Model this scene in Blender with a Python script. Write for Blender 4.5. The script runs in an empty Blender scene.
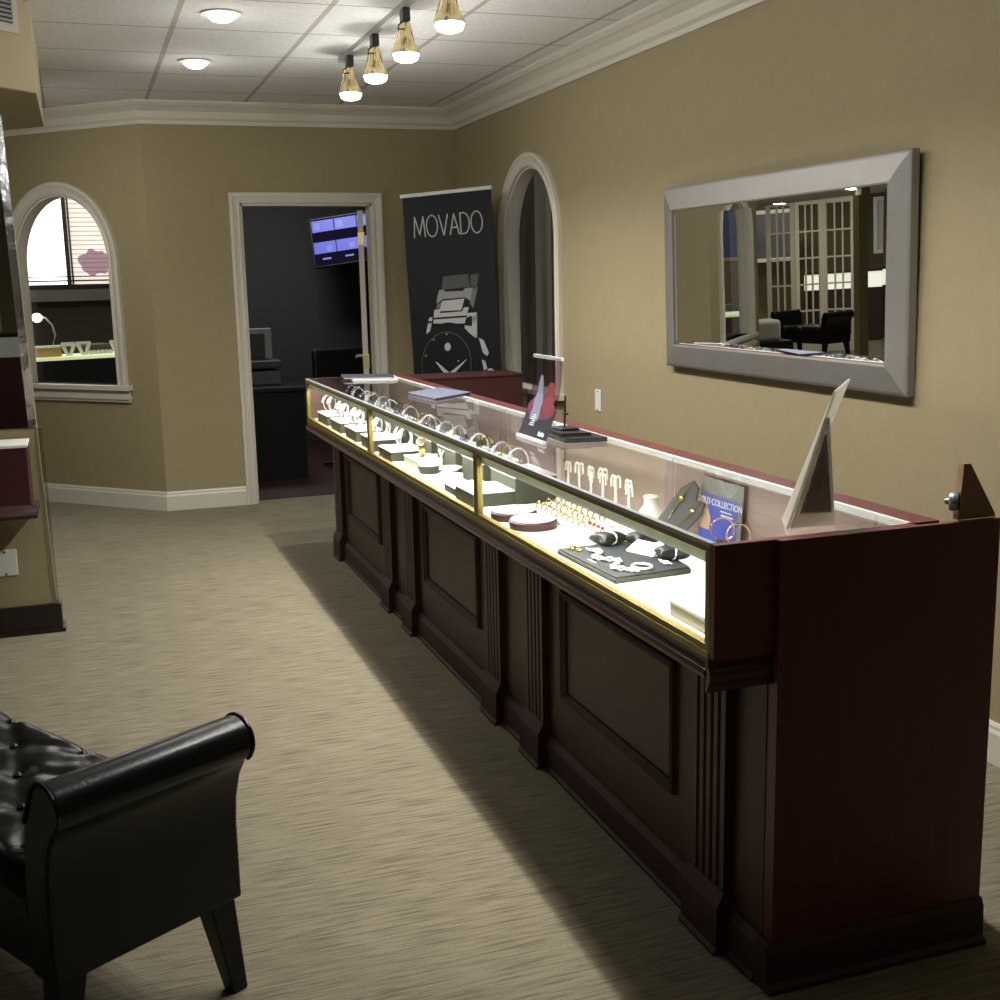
import bpy, bmesh, math, random
from mathutils import Vector, Matrix
random.seed(7)
PI = math.pi
SC = bpy.context.scene
COL = SC.collection

# ---------------------------------------------------------------- camera
CAM_POS = Vector((0, 0, 1.536))
RT = Vector((0.94409422, -0.32902246, -0.02074422))
UP = Vector((0.07964524, 0.16656926, 0.98280787))
FW = Vector((0.31991052, 0.92951541, -0.18346215))
FPX = 1190.455
cd = bpy.data.cameras.new('camera'); cam = bpy.data.objects.new('camera', cd); COL.objects.link(cam)
m = Matrix((RT, UP, -FW)).transposed().to_4x4(); m.translation = CAM_POS
cam.matrix_world = m
cd.sensor_width = 36; cd.lens = FPX * 36 / 1000; cd.clip_start = .02; cd.clip_end = 100
SC.camera = cam

def on(u, v, axis, val):
    """point of the world seen at a pixel of the photograph, on the plane axis=val"""
    d = RT * ((u - 500) / FPX) - UP * ((v - 500) / FPX) + FW
    t = (val - CAM_POS[axis]) / d[axis]
    return CAM_POS + d * t

# ---------------------------------------------------------------- materials
MATS = {}
def mat(name, col, rough=.6, metal=0., spec=.5, emit=None, es=0., bump=None, coat=0.):
    if name in MATS: return MATS[name]
    M = bpy.data.materials.new(name); M.use_nodes = True
    nt = M.node_tree; b = nt.nodes['Principled BSDF']
    b.inputs['Base Color'].default_value = (*col, 1)
    b.inputs['Roughness'].default_value = rough
    b.inputs['Metallic'].default_value = metal
    b.inputs['Specular IOR Level'].default_value = spec
    if coat: b.inputs['Coat Weight'].default_value = coat; b.inputs['Coat Roughness'].default_value = .15
    if emit:
        b.inputs['Emission Color'].default_value = (*emit, 1); b.inputs['Emission Strength'].default_value = es
    if bump:
        sc, st = bump
        tc = nt.nodes.new('ShaderNodeTexCoord'); n = nt.nodes.new('ShaderNodeTexNoise'); n.inputs['Scale'].default_value = sc
        n.inputs['Detail'].default_value = 4
        bp = nt.nodes.new('ShaderNodeBump'); bp.inputs['Strength'].default_value = st; bp.inputs['Distance'].default_value = .01
        nt.links.new(tc.outputs['Object'], n.inputs['Vector']); nt.links.new(n.outputs['Fac'], bp.inputs['Height'])
        nt.links.new(bp.outputs['Normal'], b.inputs['Normal'])
        # slight tone variation with the same noise at lower scale
        n2 = nt.nodes.new('ShaderNodeTexNoise'); n2.inputs['Scale'].default_value = sc * .12
        mx = nt.nodes.new('ShaderNodeMix'); mx.data_type = 'RGBA'; mx.blend_type = 'MULTIPLY'; mx.inputs['Factor'].default_value = .18
        mx.inputs['A'].default_value = (*col, 1)
        nt.links.new(tc.outputs['Object'], n2.inputs['Vector']); nt.links.new(n2.outputs['Color'], mx.inputs['B'])
        hs = nt.nodes.new('ShaderNodeRGBToBW'); nt.links.new(n2.outputs['Color'], hs.inputs[0])
        nt.links.new(hs.outputs[0], mx.inputs['B'])
        nt.links.new(mx.outputs['Result'], b.inputs['Base Color'])
    MATS[name] = M
    return M

def glass(name, tint=(1, 1, 1), rough=0.0, refl=1.0):
    if name in MATS: return MATS[name]
    M = bpy.data.materials.new(name); M.use_nodes = True
    nt = M.node_tree; nt.nodes.clear()
    out = nt.nodes.new('ShaderNodeOutputMaterial'); t = nt.nodes.new('ShaderNodeBsdfTransparent'); g = nt.nodes.new('ShaderNodeBsdfGlossy')
    t.inputs['Color'].default_value = (*tint, 1); g.inputs['Roughness'].default_value = rough
    fr = nt.nodes.new('ShaderNodeFresnel'); fr.inputs['IOR'].default_value = 1.5
    geo = nt.nodes.new('ShaderNodeNewGeometry'); inv = nt.nodes.new('ShaderNodeMath'); inv.operation = 'SUBTRACT'; inv.inputs[0].default_value = 1
    nt.links.new(geo.outputs['Backfacing'], inv.inputs[1])
    ml = nt.nodes.new('ShaderNodeMath'); ml.operation = 'MULTIPLY'
    nt.links.new(fr.outputs[0], ml.inputs[0]); nt.links.new(inv.outputs[0], ml.inputs[1])
    m2 = nt.nodes.new('ShaderNodeMath'); m2.operation = 'MULTIPLY'; m2.inputs[1].default_value = refl * 1.2
    nt.links.new(ml.outputs[0], m2.inputs[0])
    mx = nt.nodes.new('ShaderNodeMixShader')
    nt.links.new(m2.outputs[0], mx.inputs[0]); nt.links.new(t.outputs[0], mx.inputs[1]); nt.links.new(g.outputs[0], mx.inputs[2])
    nt.links.new(mx.outputs[0], out.inputs['Surface'])
    MATS[name] = M
    return M

def frosted(name, col, tcol=None, fac=.5):
    if name in MATS: return MATS[name]
    M = bpy.data.materials.new(name); M.use_nodes = True; nt = M.node_tree; b = nt.nodes['Principled BSDF']
    b.inputs['Base Color'].default_value = (*col, 1); b.inputs['Roughness'].default_value = .5
    tr = nt.nodes.new('ShaderNodeBsdfTranslucent'); tr.inputs['Color'].default_value = (*(tcol or col), 1)
    mx = nt.nodes.new('ShaderNodeMixShader'); mx.inputs[0].default_value = fac
    nt.links.new(b.outputs[0], mx.inputs[1]); nt.links.new(tr.outputs[0], mx.inputs[2]); nt.links.new(mx.outputs[0], nt.nodes['Material Output'].inputs[0])
    MATS[name] = M
    return M

def carpet_mat():
    M = bpy.data.materials.new('carpet'); M.use_nodes = True; nt = M.node_tree; b = nt.nodes['Principled BSDF']
    L = nt.links.new; N = nt.nodes.new
    tc = N('ShaderNodeTexCoord')
    def noise(sx, sy, det=3, rough=.5):
        mp = N('ShaderNodeMapping'); mp.inputs['Scale'].default_value = (sx, sy, 1); L(tc.outputs['Object'], mp.inputs[0])
        n = N('ShaderNodeTexNoise'); n.inputs['Scale'].default_value = 1; n.inputs['Detail'].default_value = det; n.inputs['Roughness'].default_value = rough
        L(mp.outputs[0], n.inputs['Vector']); return n
    a = noise(6.5, 105, 3, .6); f = noise(140, 260, 2); big = noise(1.3, 2.2, 2)
    r = N('ShaderNodeValToRGB'); r.color_ramp.elements[0].position = .33; r.color_ramp.elements[1].position = .58
    r.color_ramp.elements[0].color = (.150, .127, .083, 1); r.color_ramp.elements[1].color = (.283, .246, .170, 1)
    L(a.outputs['Fac'], r.inputs[0])
    m1 = N('ShaderNodeMix'); m1.data_type = 'RGBA'; m1.blend_type = 'MULTIPLY'; m1.inputs['Factor'].default_value = .35
    L(r.outputs[0], m1.inputs['A']); L(f.outputs['Fac'], m1.inputs['B'])
    m2 = N('ShaderNodeMix'); m2.data_type = 'RGBA'; m2.blend_type = 'MULTIPLY'; m2.inputs['Factor'].default_value = .25
    L(m1.outputs['Result'], m2.inputs['A']); L(big.outputs['Fac'], m2.inputs['B'])
    g = N('ShaderNodeGamma'); g.inputs[1].default_value = .92; L(m2.outputs['Result'], g.inputs[0])
    L(g.outputs[0], b.inputs['Base Color']); b.inputs['Roughness'].default_value = .95; b.inputs['Specular IOR Level'].default_value = .1
    ad = N('ShaderNodeMath'); ad.operation = 'ADD'; L(a.outputs['Fac'], ad.inputs[0]); L(f.outputs['Fac'], ad.inputs[1])
    bp = N('ShaderNodeBump'); bp.inputs['Strength'].default_value = .35; bp.inputs['Distance'].default_value = .008
    L(ad.outputs[0], bp.inputs['Height']); L(bp.outputs[0], b.inputs['Normal'])
    return M

def ceiling_mat():
    M = bpy.data.materials.new('ceiling_tiles'); M.use_nodes = True; nt = M.node_tree; b = nt.nodes['Principled BSDF']
    L = nt.links.new; N = nt.nodes.new
    tc = N('ShaderNodeTexCoord'); sp = N('ShaderNodeSeparateXYZ'); L(tc.outputs['Object'], sp.inputs[0])
    def line(o, off, pitch, w):
        s = N('ShaderNodeMath'); s.operation = 'SUBTRACT'; s.inputs[1].default_value = off - w / 2; L(o, s.inputs[0])
        d = N('ShaderNodeMath'); d.operation = 'DIVIDE'; d.inputs[1].default_value = pitch; L(s.outputs[0], d.inputs[0])
        f = N('ShaderNodeMath'); f.operation = 'FRACT'; L(d.outputs[0], f.inputs[0])
        c = N('ShaderNodeMath'); c.operation = 'LESS_THAN'; c.inputs[1].default_value = w / pitch; L(f.outputs[0], c.inputs[0]); return c
    lx = line(sp.outputs['X'], .505, .626, .026); ly = line(sp.outputs['Y'], 5.37, .635, .012)
    n = N('ShaderNodeTexNoise'); n.inputs['Scale'].default_value = 45; n.inputs['Detail'].default_value = 4; L(tc.outputs['Object'], n.inputs['Vector'])
    r = N('ShaderNodeValToRGB'); r.color_ramp.elements[0].position = .3; r.color_ramp.elements[1].position = .6
    r.color_ramp.elements[0].color = (.62, .61, .59, 1); r.color_ramp.elements[1].color = (.73, .72, .70, 1); L(n.outputs['Fac'], r.inputs[0])
    a = N('ShaderNodeMix'); a.data_type = 'RGBA'; L(lx.outputs[0], a.inputs['Factor']); L(r.outputs[0], a.inputs['A']); a.inputs['B'].default_value = (.42, .40, .35, 1)
    c = N('ShaderNodeMix'); c.data_type = 'RGBA'; L(ly.outputs[0], c.inputs['Factor']); L(a.outputs['Result'], c.inputs['A']); c.inputs['B'].default_value = (.27, .26, .23, 1)
    L(c.outputs['Result'], b.inputs['Base Color']); b.inputs['Roughness'].default_value = .9
    return M

def wood_mat(name, c0, c1, rough=.38):
    if name in MATS: return MATS[name]
    M = bpy.data.materials.new(name); M.use_nodes = True; nt = M.node_tree; b = nt.nodes['Principled BSDF']
    L = nt.links.new; N = nt.nodes.new
    tc = N('ShaderNodeTexCoord'); mp = N('ShaderNodeMapping'); mp.inputs['Scale'].default_value = (30, 30, 2.5); L(tc.outputs['Object'], mp.inputs[0])
    n = N('ShaderNodeTexNoise'); n.inputs['Scale'].default_value = 1.5; n.inputs['Detail'].default_value = 5; L(mp.outputs[0], n.inputs['Vector'])
    r = N('ShaderNodeValToRGB'); r.color_ramp.elements[0].position = .3; r.color_ramp.elements[1].position = .7
    r.color_ramp.elements[0].color = (*c0, 1); r.color_ramp.elements[1].color = (*c1, 1)
    L(n.outputs['Fac'], r.inputs[0]); L(r.outputs[0], b.inputs['Base Color'])
    b.inputs['Roughness'].default_value = rough
    MATS[name] = M
    return M

PAINT = mat('tan_paint', (.332, .274, .151), .75, bump=(160, .05))
TRIM = mat('white_trim', (.60, .565, .47), .45)
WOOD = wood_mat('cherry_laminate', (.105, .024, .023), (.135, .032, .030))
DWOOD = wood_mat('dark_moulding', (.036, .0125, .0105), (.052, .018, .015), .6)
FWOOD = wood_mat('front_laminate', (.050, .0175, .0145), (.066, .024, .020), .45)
GOLD = mat('gold_anodised', (.27, .22, .052), .38, .6)
GLS = glass('clear_glass')
GLT = glass('counter_glass', (.97, .985, .98))
ACR = glass('clear_acrylic', (.93, .94, .95), .02)
WHITE = mat('white_laminate', (.80, .80, .76), .5)
LEATHER = mat('black_leather', (.0035, .0033, .0032), .27, spec=.33, bump=(120, .06))
BLACKWOOD = mat('black_wood', (.006, .0055, .005), .45, spec=.3)
BLACK = mat('black_plastic', (.012, .012, .013), .4)
BRASS = mat('clear_brass', (.80, .66, .36), .18, .9)
STEEL = mat('steel', (.72, .73, .74), .28, .6)
GREYSTEEL = mat('grey_metal', (.34, .34, .35), .35, .9)
CHARCOAL = mat('charcoal_paint', (.065, .066, .068), .8, bump=(60, .05))
PAPER = mat('white_paper', (.72, .72, .72), .7)
CREAM = mat('cream_card', (.62, .56, .40), .6)
GREYCARD = mat('grey_green_card', (.030, .035, .023), .65, spec=.25)
DGREY = mat('dark_grey_velvet', (.020, .024, .026), .7, spec=.25)
GOLDJ = mat('gold_jewellery', (.42, .32, .11), .25, .9)
MAROON = mat('maroon_leatherette', (.022, .0045, .0045), .55, spec=.2)
LAMP = mat('lamp_glow', (1, 1, 1), .5, emit=(1, .97, .9), es=9)

# ---------------------------------------------------------------- mesh helpers
class MB:
    def __init__(s): s.bm = bmesh.new()
    def hexa(s, P):
        v = [s.bm.verts.new(p) for p in P]
        for f in ((3, 2, 1, 0), (4, 5, 6, 7), (0, 1, 5, 4), (1, 2, 6, 5), (2, 3, 7, 6), (3, 0, 4, 7)): s.bm.faces.new([v[i] for i in f])
        return s
    def box(s, x0, x1, y0, y1, z0, z1):
        return s.hexa([(x0, y0, z0), (x1, y0, z0), (x1, y1, z0), (x0, y1, z0), (x0, y0, z1), (x1, y0, z1), (x1, y1, z1), (x0, y1, z1)])
    def taper(s, c0, a0, b0, c1, a1, b1):
        """square post between two centres with half sizes a,b at each end"""
        def r(c, a, b): x, y, z = c; return [(x - a, y - b, z), (x + a, y - b, z), (x + a, y + b, z), (x - a, y + b, z)]
        return s.hexa(r(c0, a0, b0) + r(c1, a1, b1))
    def prism(s, poly, f0, f1):
        """poly: 2-D points; f0,f1 map a 2-D point to the two end caps"""
        a = [s.bm.verts.new(f0(*p)) for p in poly]; b = [s.bm.verts.new(f1(*p)) for p in poly]; n = len(poly)
        s.bm.faces.new(a[::-1]); s.bm.faces.new(b)
        for i in range(n): s.bm.faces.new((a[i], a[(i + 1) % n], b[(i + 1) % n], b[i]))
        return s
    def face(s, P): s.bm.faces.new([s.bm.verts.new(p) for p in P]); return s
    def tube(s, pts, r, n=8, closed=False, rf=None):
        pts = [Vector(p) for p in pts]; rings = []; k = len(pts)
        for i, p in enumerate(pts):
            a = pts[(i - 1) % k] if (closed or i > 0) else p; b = pts[(i + 1) % k] if (closed or i < k - 1) else p
            t = (b - a).normalized(); ref = Vector((0, 0, 1)) if abs(t.z) < .9 else Vector((1, 0, 0))
            x = t.cross(ref).normalized(); y = t.cross(x); rr = r if rf is None else rf(i / (k - 1))
            rings.append([s.bm.verts.new(p + (x * math.cos(2 * PI * j / n) + y * math.sin(2 * PI * j / n)) * rr) for j in range(n)])
        for i in range(k if closed else k - 1):
            A, B = rings[i], rings[(i + 1) % k]
            for j in range(n): s.bm.faces.new((A[j], A[(j + 1) % n], B[(j + 1) % n], B[j]))
        if not closed: s.bm.faces.new(rings[0][::-1]); s.bm.faces.new(rings[-1])
        return s
    def lathe(s, prof, c=(0, 0, 0), n=20, M=None):
        c = Vector(c); rings = []
        for r, z in prof:
            ring = []
            for j in range(n):
                p = Vector((r * math.cos(2 * PI * j / n), r * math.sin(2 * PI * j / n), z))
                if M is not None: p = M @ p
                ring.append(s.bm.verts.new(c + p))
            rings.append(ring)
        for A, B in zip(rings, rings[1:]):
            for j in range(n): s.bm.faces.new((A[j], A[(j + 1) % n], B[(j + 1) % n], B[j]))
        s.bm.faces.new(rings[0][::-1]); s.bm.faces.new(rings[-1]); return s
    def ball(s, c, rx, ry=None, rz=None, n=12):
        M = Matrix.Translation(c) @ Matrix.Diagonal((rx, ry or rx, rz or rx, 1))
        bmesh.ops.create_uvsphere(s.bm, u_segments=n, v_segments=max(6, n // 2 + 2), radius=1, matrix=M); return s
    def grid(s, nx, ny, f):
        V = [[s.bm.verts.new(f(i / nx, j / ny)) for j in range(ny + 1)] for i in range(nx + 1)]
        for i in range(nx):
            for j in range(ny): s.bm.faces.new((V[i][j], V[i + 1][j], V[i + 1][j + 1], V[i][j + 1]))
        return s
    def build(s, name, mt, parent=None, bevel=0, smooth=False, loc=None, seg=2):
        bmesh.ops.recalc_face_normals(s.bm, faces=s.bm.faces[:])
        me = bpy.data.meshes.new(name); s.bm.to_mesh(me); s.bm.free(); me.materials.append(mt)
        o = bpy.data.objects.new(name, me); COL.objects.link(o)
        if parent is not None: o.parent = parent
        if loc is not None: o.location = loc
        if smooth:
            for p in me.polygons: p.use_smooth = True
            try: me.set_sharp_from_angle(angle=math.radians(40))
            except Exception: pass
        if bevel:
            b = o.modifiers.new('soft_edges', 'BEVEL'); b.width = bevel; b.segments = seg; b.limit_method = 'ANGLE'
        return o

def tag(o, label, cat, group=None, kind=None):
    o['label'] = label; o['category'] = cat
    if group: o['group'] = group
    if kind: o['kind'] = kind
    return o
def thing(name, label, cat, loc=(0, 0, 0), rz=0, group=None, rot=None):
    o = bpy.data.objects.new(name, None); COL.objects.link(o); o.location = loc; o.empty_display_size = .05
    o.rotation_euler = rot if rot else (0, 0, rz)
    return tag(o, label, cat, group)
def struct(o): o['kind'] = 'structure'; return o
def dup(root, loc, rz=None, label=None, group=None, rot=None):
    def cp(o, par):
        c = o.copy(); COL.objects.link(c)
        if par is not None: c.parent = par
        for ch in list(kids.get(o, [])): cp(ch, c)
        return c
    kids = {}
    for ch in root.children: 
        kids.setdefault(root, []).append(ch)
        for g in ch.children: kids.setdefault(ch, []).append(g)
    r = cp(root, None); r.location = loc
    if rz is not None: r.rotation_euler = (0, 0, rz)
    if rot is not None: r.rotation_euler = rot
    if label: r['label'] = label
    if group: r['group'] = group
    return r
ORD = ['first', 'second', 'third', 'fourth', 'fifth', 'sixth', 'seventh', 'eighth', 'ninth', 'tenth', 'eleventh', 'twelfth', 'thirteenth', 'fourteenth', 'fifteenth', 'sixteenth']

# ---------------------------------------------------------------- the room
XR, YB, ZC = 2.611, 8.396, 2.709
XLC = .462; DS = XLC + YB                       # corner of back wall and angled wall, x+y on the angled wall
struct(MB().box(-9, 6, -4.2, 18, -.08, 0).build('floor', carpet_mat()))
struct(MB().box(-9, 6, -4.2, 18, ZC, ZC + .08).build('ceiling', ceiling_mat()))

def arch_top(s, s0, s1, zs, zt):
    c, w = (s0 + s1) / 2, (s1 - s0) / 2
    q = max(0, 1 - ((s - c) / w) ** 2)
    return zs + (zt - zs) * math.sqrt(q)

def wall(name, f, length, height, thick, holes=(), mt=PAINT):
    """f(s, d, z) maps along-wall distance, depth into the wall and height to the world.
    holes: (s0, s1, z0, zspring, ztop)"""
    S = {0, length}
    for s0, s1, z0, zs, zt in holes:
        S |= {s0, s1}
        if zt > zs:
            for i in range(1, 28): S.add((s0 + s1) / 2 - (s1 - s0) / 2 * math.cos(PI * i / 28))
    S = sorted(S); b = MB()
    for a, c in zip(S, S[1:]):
        mid = (a + c) / 2; hit = None
        for h in holes:
            if h[0] < mid < h[1]: hit = h
        def col(za, zc, z1a, z1c):
            if max(z1a - za, z1c - zc) < 1e-4: return
            b.hexa([f(a, 0, za), f(c, 0, zc), f(c, thick, zc), f(a, thick, za), f(a, 0, z1a), f(c, 0, z1c), f(c, thick, z1c), f(a, thick, z1a)])
        if hit:
            s0, s1, z0, zs, zt = hit
            if z0 > 0: col(0, 0, z0, z0)
            ta = arch_top(a, s0, s1, zs, zt) if zt > zs else zs; tc_ = arch_top(c, s0, s1, zs, zt) if zt > zs else zs
            col(ta, tc_, height, height)
        else: col(0, 0, height, height)
    return struct(b.build(name, mt))

def casing(name, f, s0, s1, z0, zs, zt, w, prot, bottom=False):
    """moulded frame round an arched or square opening, w wide, in three steps"""
    b = MB()
    path = [(s0, z0)]
    if zt > zs:
        for i in range(33):
            a = PI - PI * i / 32; path.append(((s0 + s1) / 2 + (s1 - s0) / 2 * math.cos(a), zs + (zt - zs) * math.sin(a)))
    else: path += [(s0, zs), (s1, zs)]
    path.append((s1, z0))
    n = len(path); nrm = []
    for i in range(n):
        def en(p, q):
            d = Vector((q[0] - p[0], q[1] - p[1]));
            return None if d.length < 1e-6 else Vector((-d.y, d.x)).normalized()
        e = [x for x in ((en(path[i - 1], path[i]) if i else None), (en(path[i], path[i + 1]) if i < n - 1 else None)) if x is not None]
        v = sum(e, Vector((0, 0))); v.normalize(); k = 1 / max(.5, v.dot(e[0])); nrm.append(v * k)
    prof = [(0, .0), (0, prot * .6), (w * .12, prot * .75), (w * .3, prot * .55), (w * .62, prot * .8), (w * .7, prot), (w * .95, prot), (w, prot * .8), (w, 0)]
    rings = []
    for p, q in zip(path, nrm): rings.append([b.bm.verts.new(f(p[0] + q.x * a, -d, p[1] + q.y * a)) for a, d in prof])
    for A, B in zip(rings, rings[1:]):
        for j in range(len(prof) - 1): b.bm.faces.new((A[j], A[j + 1], B[j + 1], B[j]))
    for R in (rings[0], rings[-1]): b.bm.faces.new(R)
    return b.build(name, TRIM)

fR = lambda s, d, z: (XR + d, s - 4, z)                         # right wall, s runs along +y from y=-4
fB = lambda s, d, z: (XLC + s, YB + d, z)                       # back wall
r2 = math.sqrt(.5)
fD = lambda s, d, z: (XLC - s * r2 + d * r2, YB + s * r2 + d * r2, z)   # angled wall, s runs away to the left
# right wall with the arched window opening
AY0, AY1 = 6.49, 7.36
wall('wall_right', fR, 12.6, ZC, .085, [(AY0 + 4, AY1 + 4, .86, 1.76, 2.19)])
# back wall with the office door
DX0, DX1, DZ = 1.072 - XLC, 1.985 - XLC, 2.066
wall('wall_back', fB, XR - XLC + .1, ZC, .13, [(DX0, DX1, 0, DZ, DZ)])
# angled wall with the arched window
def sD(x): return (XLC - x) / r2
WS0, WS1 = sD(.212), sD(-.405)
wall('wall_diagonal', fD, 1.55, ZC, .09, [(WS0, WS1, .86, 1.70, 2.16)])
# other shell walls (the shop goes on behind and to the left of the camera)
struct(MB().box(-9, 2.9, -4.2, -4.06, 0, ZC).build('wall_front', PAINT))
struct(MB().box(-9, -8.86, -4.06, 18, 0, ZC).build('wall_left', PAINT))
struct(MB().box(-8.86, 6, 17.86, 18, 0, ZC).build('wall_far', PAINT))
# office and the room behind the arched window
struct(MB().box(.72, .78, 8.66, 12.9, 0, ZC).build('wall_partition', CHARCOAL))
struct(MB().box(.78, 3.6, 11.6, 11.7, 0, ZC).build('wall_office_back', CHARCOAL))
struct(MB().box(3.5, 3.6, 8.6, 11.6, 0, ZC).build('wall_office_right', CHARCOAL))
struct(MB().box(.78, 3.5, 8.53, 11.6, 0, .006).build('floor_office', mat('office_floor', (.03, .012, .01), .6)))
DOLIVE = mat('dark_olive_paint', (.10, .092, .072), .8)
# side room behind the right-hand arch
struct(MB().box(4.1, 4.2, 4.6, 10, 0, ZC).build('wall_side_room', mat('side_room_paint', (.30, .28, .20), .8)))
struct(MB().box(2.76, 4.1, 9.6, 9.7, 0, ZC).build('wall_side_room_end', MATS['side_room_paint']))
struct(MB().box(2.76, 4.1, 4.6, 4.7, 0, ZC).build('wall_side_room_near', MATS['side_room_paint']))

# crown moulding
CP = [(0, .137), (.012, .137), (.018, .115), (.035, .10), (.05, .06), (.085, .035), (.10, .03), (.12, .012), (.12, 0), (0, 0)]   # (out, below ceiling)
def crown(name, p0, p1, nrm0, nrm1):
    b = MB()
    b.prism(CP, lambda a, z: (p0[0] + nrm0[0] * a, p0[1] + nrm0[1] * a, ZC - z), lambda a, z: (p1[0] + nrm1[0] * a, p1[1] + nrm1[1] * a, ZC - z))
    struct(b.build(name, TRIM))
t8 = math.tan(PI / 8)
crown('trim_1', (XR, -4.06), (XR, YB), (-1, 0), (-1, -1))
crown('trim_2', (XLC, YB), (XR, YB), (-t8, -1), (-1, -1))
eD = fD(1.55, 0, 0)
crown('trim_3', (XLC, YB), eD[:2], (-t8, -1), (-r2, -r2))
# baseboards
BP = [(0, 0), (.016, 0), (.016, .10), (.011, .112), (.011, .122), (.006, .132), (0, .132)]
def baseb(name, p0, p1, n0, n1):
    b = MB(); b.prism(BP, lambda a, z: (p0[0] + n0[0] * a, p0[1] + n0[1] * a, z), lambda a, z: (p1[0] + n1[0] * a, p1[1] + n1[1] * a, z))
    struct(b.build(name, TRIM))
baseb('baseboard_right', (XR, -4.06), (XR, YB), (-1, 0), (-1, -1))
baseb('baseboard_back', (XLC, YB), (XLC + DX0 - .072, YB), (-t8, -1), (0, -1))
baseb('baseboard_back_right', (XLC + DX1 + .065, YB), (XR, YB), (0, -1), (-1, -1))
baseb('baseboard_diagonal', (XLC, YB), eD[:2], (-t8, -1), (-r2, -r2))

# door casing, jamb, leaf
struct(casing('trim_door', fB, DX0, DX1, 0, DZ, DZ, .072, .02))
b = MB()
for s in (DX0, DX1): b.box(XLC + s - (.0 if s == DX0 else .015), XLC + s + (.015 if s == DX0 else 0), YB + .001, YB + .135, 0, DZ)
b.box(XLC + DX0, XLC + DX1, YB + .001, YB + .135, DZ - .015, DZ); struct(b.build('trim_door_jamb', TRIM))
door = MB().box(-.05, -.012, .0, .86, .01, 2.03).build('door_1', TRIM); door.location = (XLC + DX1 - .022, YB + .15, 0); door.rotation_euler = (0, 0, math.radians(-13)); struct(door)
for z in (.96, 1.83):
    MB().box(-.052, -.004, -.006, .004, z - .05, z + .05).build('door_hinge', mat('pale_brass', (.72, .62, .30), .35, .5), door, bevel=.004)['label'] = 'brass hinge'
MB().tube([(-.05, .80, .95), (-.10, .80, .95), (-.105, .70, .95)], .011).build('door_handle', STEEL, door, smooth=True)

# arched windows
win1 = casing('window_1', fD, WS0, WS1, .86, 1.70, 2.16, .085, .032); struct(win1)
b = MB(); b.prism([(WS0 - .12, .86), (WS1 + .12, .86), (WS1 + .12, .828), (WS0 - .12, .828)], lambda s, z: fD(s, -.05, z), lambda s, z: fD(s, .085, z))
b.prism([(WS0 - .10, .828), (WS1 + .10, .828), (WS1 + .10, .745), (WS0 - .10, .745)], lambda s, z: fD(s, -.022, z), lambda s, z: fD(s, .0, z))
b.prism([(WS0 - .105, .79), (WS1 + .105, .79), (WS1 + .105, .765), (WS0 - .105, .765)], lambda s, z: fD(s, -.034, z), lambda s, z: fD(s, .0, z))
struct(b.build('window_sill', TRIM, win1))
def arch_fill(f, s0, s1, z0, zs, zt, d):
    P = [(s0, z0), (s1, z0)]
    for i in range(25): a = PI * i / 24; P.append(((s0 + s1) / 2 + (s1 - s0) / 2 * math.cos(a), zs + (zt - zs) * math.sin(a)))
    return P, d
P, d = arch_fill(fD, WS0, WS1, .86, 1.70, 2.16, .07)
MB().prism(P, lambda s, z: fD(s, .068, z), lambda s, z: fD(s, .073, z)).build('glass_pane', GLS, win1)
b = MB()
for i in range(25):
    a0, a1 = PI * i / 24, PI * (i + 1) / 24
sb = [(WS0, .86), (WS0, 1.70)]
win2 = casing('window_2', fR, AY0 + 4, AY1 + 4, .86, 1.76, 2.19, .082, .03); struct(win2)
MB().box(XR - .045, XR + .08, AY0 - .11, AY1 + .11, .83, .862).build('window_sill', TRIM, win2)
P, d = arch_fill(fR, AY0 + 4, AY1 + 4, .86, 1.76, 2.19, .1)
MB().prism(P, lambda s, z: fR(s, .06, z), lambda s, z: fR(s, .065, z)).build('glass_pane', GLS, win2)
def lining(name, f, s0, s1, z0, zs, zt, depth, par):
    b = MB(); path = [(s0, z0)]
    for i in range(33): a = PI - PI * i / 32; path.append(((s0 + s1) / 2 + (s1 - s0) / 2 * math.cos(a), zs + (zt - zs) * math.sin(a)))
    path.append((s1, z0)); c = ((s0 + s1) / 2, (z0 + zs) / 2)
    k = .99
    for p, q in zip(path, path[1:]):
        def inn(a): return (c[0] + (a[0] - c[0]) * .975, a[1] - (.012 if a[1] > zs + .05 else 0))
        P4 = [p, q, inn(q), inn(p)]
        b.hexa([f(x, .0, z) for x, z in P4] + [f(x, depth, z) for x, z in P4])
    return b.build(name, TRIM, par)
lining('window_lining', fD, WS0, WS1, .86, 1.70, 2.16, .09, win1)
lining('window_lining', fR, AY0 + 4, AY1 + 4, .86, 1.76, 2.19, .085, win2)
# door jambs glimpsed through the right arch
struct(MB().box(3.34, 3.42, 8.62, 8.75, 0, 2.5).build('trim_side_room_post', TRIM))
struct(MB().box(3.42, 4.1, 8.68, 8.72, 0, 2.5).build('door_2', CHARCOAL))

# ceiling bulkhead at the left, pillar below it
bk = MB(); ZB = 2.348
bk.prism([(-.103, 5.62), (-.103, 6.75), (-1.6, 8.247), (-8, 8.247), (-8, 0), (-4.2, 1.52)], lambda x, y: (x, y, ZB), lambda x, y: (x, y, ZC + .02))
struct(bk.build('ceiling_bulkhead', mat('bulkhead_paint', (.50, .43, .28), .75)))
so = MB(); so.prism([(-.105, 5.62), (-.105, 6.74), (-1.6, 8.235), (-7.9, 8.235), (-7.9, 0.1), (-4.2, 1.526)], lambda x, y: (x, y, ZB - .004), lambda x, y: (x, y, ZB - .0002)); struct(so.build('ceiling_soffit_shade', PAINT))  # thin darker sheet: shade under the bulkhead put into its colour
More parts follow.
